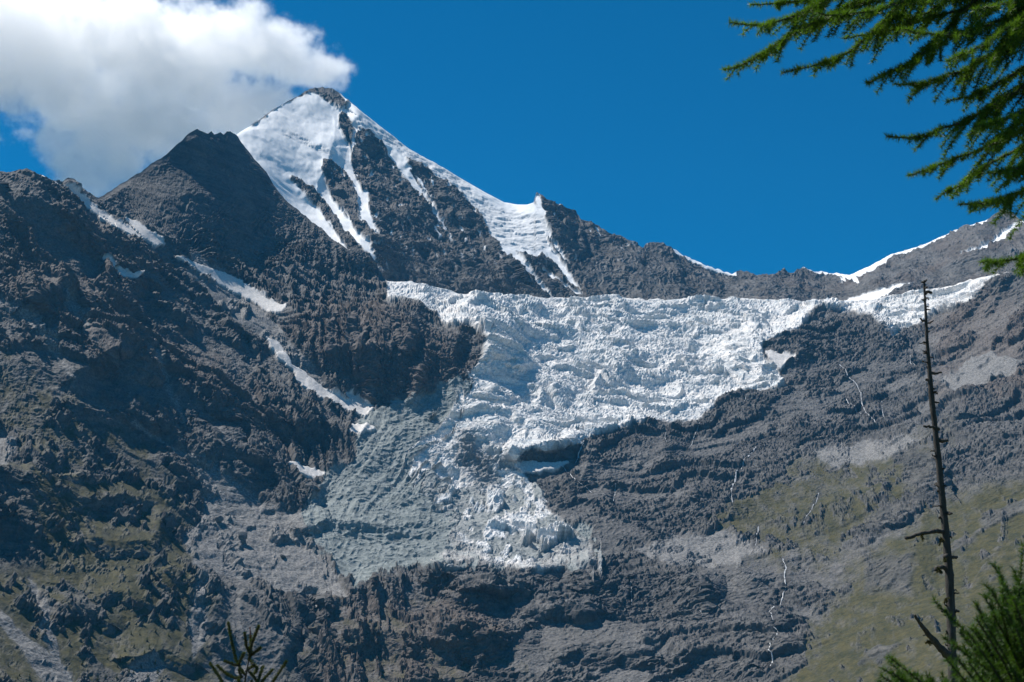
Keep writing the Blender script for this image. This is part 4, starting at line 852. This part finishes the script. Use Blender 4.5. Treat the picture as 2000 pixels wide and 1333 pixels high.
SPOTS = [(270, 1240), (285, 1252), (262, 1262), (292, 1268), (255, 1290), (240, 1310), (248, 1322), (262, 1318), (275, 1305), (205, 1322), (228, 1300), (300, 1240), (256, 1240), (244, 1268), (280, 1278), (210, 1285), (190, 1330), (300, 1300), (318, 1228), (330, 1245), (160, 1300), (225, 1328), (286, 1326), (310, 1318), (236, 1285), (20, 1300), (40, 1320), (60, 1328), (10, 1322), (30, 1330)]
rc = random.Random(2)
for k, (x, y) in enumerate(SPOTS):
    q = surf(x + rc.uniform(-3, 3), y + rc.uniform(-2, 2)); h = rc.uniform(5.5, 9.5)
    o = bpy.data.objects.new('conifer', None); COL.objects.link(o); o.location = q; o.scale = (h, h, h); o.rotation_euler = (0, 0, rc.uniform(0, 6))
    tag(o, 'small dark conifer on the grassy lower left slope' if x > 100 else 'small dark conifer in the shaded bottom left corner below the scree', 'conifer', 'conifers on the lower left slope' if x > 100 else 'conifers in the bottom left corner')
    for nm, me in (('crown', CM[k % 3]), ('trunk', TM)):
        c = bpy.data.objects.new(nm, me); COL.objects.link(c); c.parent = o

# ------------------------------------------------------------------ cloud behind the peak: a density grid shaped by puffs and noise
PUFFS = [(-90, 70, 190, 150, 0), (60, 70, 180, 110, 0), (150, 170, 140, 105, 60), (250, 70, 150, 105, 0), (330, 140, 170, 110, -60), (430, 85, 105, 85, 60), (485, 55, 62, 62, 0), (545, 110, 90, 68, 0), (600, 128, 70, 48, 60), (640, 140, 46, 28, 0), (430, 205, 150, 62, 60), (300, 240, 150, 75, 0), (210, 265, 95, 90, 60), (172, 325, 70, 70, 0), (115, 262, 52, 48, 0), (500, 205, 85, 45, 120), (20, 160, 90, 60, 0), (-60, 200, 60, 40, 0), (330, 225, 120, 60, 0), (400, 235, 110, 50, 40), (230, 330, 60, 60, 40)]
CY = 9000.0
def build_cloud():
    ng = bpy.data.node_groups.new('cloud_density', 'GeometryNodeTree')
    ng.interface.new_socket('Geometry', in_out='INPUT', socket_type='NodeSocketGeometry'); ng.interface.new_socket('Geometry', in_out='OUTPUT', socket_type='NodeSocketGeometry')
    nn = ng.nodes; ln = ng.links; go = nn.new('NodeGroupOutput')
    pos = nn.new('GeometryNodeInputPosition').outputs[0]
    def mth(op, a, b=None, c=None):
        m = nn.new('ShaderNodeMath'); m.operation = op
        for s, v in zip(m.inputs, (a, b, c)):
            if v is None: continue
            if isinstance(v, (int, float)): s.default_value = v
            else: ln.new(v, s)
        return m.outputs[0]
    val = None; lo = np.array([1e9] * 3); hi = -lo
    for (x, y, rx, ry, dy) in PUFFS:
        c = at(np.float64(x), np.float64(y), np.float64(CY + dy)); k = CY / FPX * 1.2; ax, az = rx * k, ry * k; ay = 0.75 * (ax + az) / 2 + 60
        lo = np.minimum(lo, c - np.array([ax, ay, az])); hi = np.maximum(hi, c + np.array([ax, ay, az]))
        s1 = nn.new('ShaderNodeVectorMath'); s1.operation = 'SUBTRACT'; ln.new(pos, s1.inputs[0]); s1.inputs[1].default_value = c
        s2 = nn.new('ShaderNodeVectorMath'); s2.operation = 'MULTIPLY'; ln.new(s1.outputs[0], s2.inputs[0]); s2.inputs[1].default_value = (1 / ax, 1 / ay, 1 / az)
        s3 = nn.new('ShaderNodeVectorMath'); s3.operation = 'LENGTH'; ln.new(s2.outputs[0], s3.inputs[0])
        d = mth('SUBTRACT', 1.0, s3.outputs['Value'])
        val = d if val is None else mth('SMOOTH_MAX', val, d, 0.12)
    def nz(scale, det, rough):
        n = nn.new('ShaderNodeTexNoise'); n.inputs['Scale'].default_value = scale; n.inputs['Detail'].default_value = det; n.inputs['Roughness'].default_value = rough
        ln.new(pos, n.inputs['Vector']); return n.outputs[0]
    n1 = mth('SUBTRACT', nz(0.0038, 10, 0.74), 0.5); n2 = mth('SUBTRACT', nz(0.0075, 3, 0.55), 0.5)
    v = mth('ADD', val, mth('ADD', mth('MULTIPLY', n1, 2.3), mth('MULTIPLY', n2, 0.8)))
    n3 = mth('SUBTRACT', nz(0.016, 5, 0.7), 0.5)
    v = mth('ADD', v, mth('MULTIPLY', n3, 1.2))
    mr = nn.new('ShaderNodeMapRange'); mr.interpolation_type = 'SMOOTHSTEP'; mr.inputs['From Min'].default_value = 0.0; mr.inputs['From Max'].default_value = 0.5
    mr.inputs['To Min'].default_value = 0.0; mr.inputs['To Max'].default_value = 1.0; ln.new(v, mr.inputs['Value'])
    vc = nn.new('GeometryNodeVolumeCube'); ln.new(mr.outputs[0], vc.inputs['Density'])
    lo = lo - 90; hi = hi + 90; lo[1] = max(lo[1], 8000)
    vc.inputs['Min'].default_value = lo; vc.inputs['Max'].default_value = hi
    sz = hi - lo; vx = 8.0
    for nm, k in (('Resolution X', 0), ('Resolution Y', 1), ('Resolution Z', 2)): vc.inputs[nm].default_value = int(sz[k] / (vx if k != 1 else 14.0))
    m, t = new_mat('cloud_vapour')
    a = N(t, 'ShaderNodeAttribute', attribute_name='density'); mu = N(t, 'ShaderNodeMath', operation='MULTIPLY'); mu.inputs[1].default_value = CLOUD_DENS
    t.links.new(a.outputs['Fac'], mu.inputs[0])
    pv = N(t, 'ShaderNodeVolumePrincipled'); pv.inputs['Color'].default_value = (1, 1, 1, 1); pv.inputs['Anisotropy'].default_value = 0.6; pv.inputs['Density Attribute'].default_value = ''
    t.links.new(mu.outputs[0], pv.inputs['Density'])
    o = N(t, 'ShaderNodeOutputMaterial'); t.links.new(pv.outputs[0], o.inputs['Volume'])
    sm = nn.new('GeometryNodeSetMaterial'); sm.inputs['Material'].default_value = m
    ln.new(vc.outputs[0], sm.inputs['Geometry']); ln.new(sm.outputs[0], go.inputs[0])
    ob = link('cloud', box_mesh('cloud', lo, hi), m)
    md = ob.modifiers.new('cloud_density', 'NODES'); md.node_group = ng
    tag(ob, kind='structure')
    print('cloud res', [int(s / 10) for s in sz], lo, hi)
CLOUD_DENS = 0.0065
build_cloud()
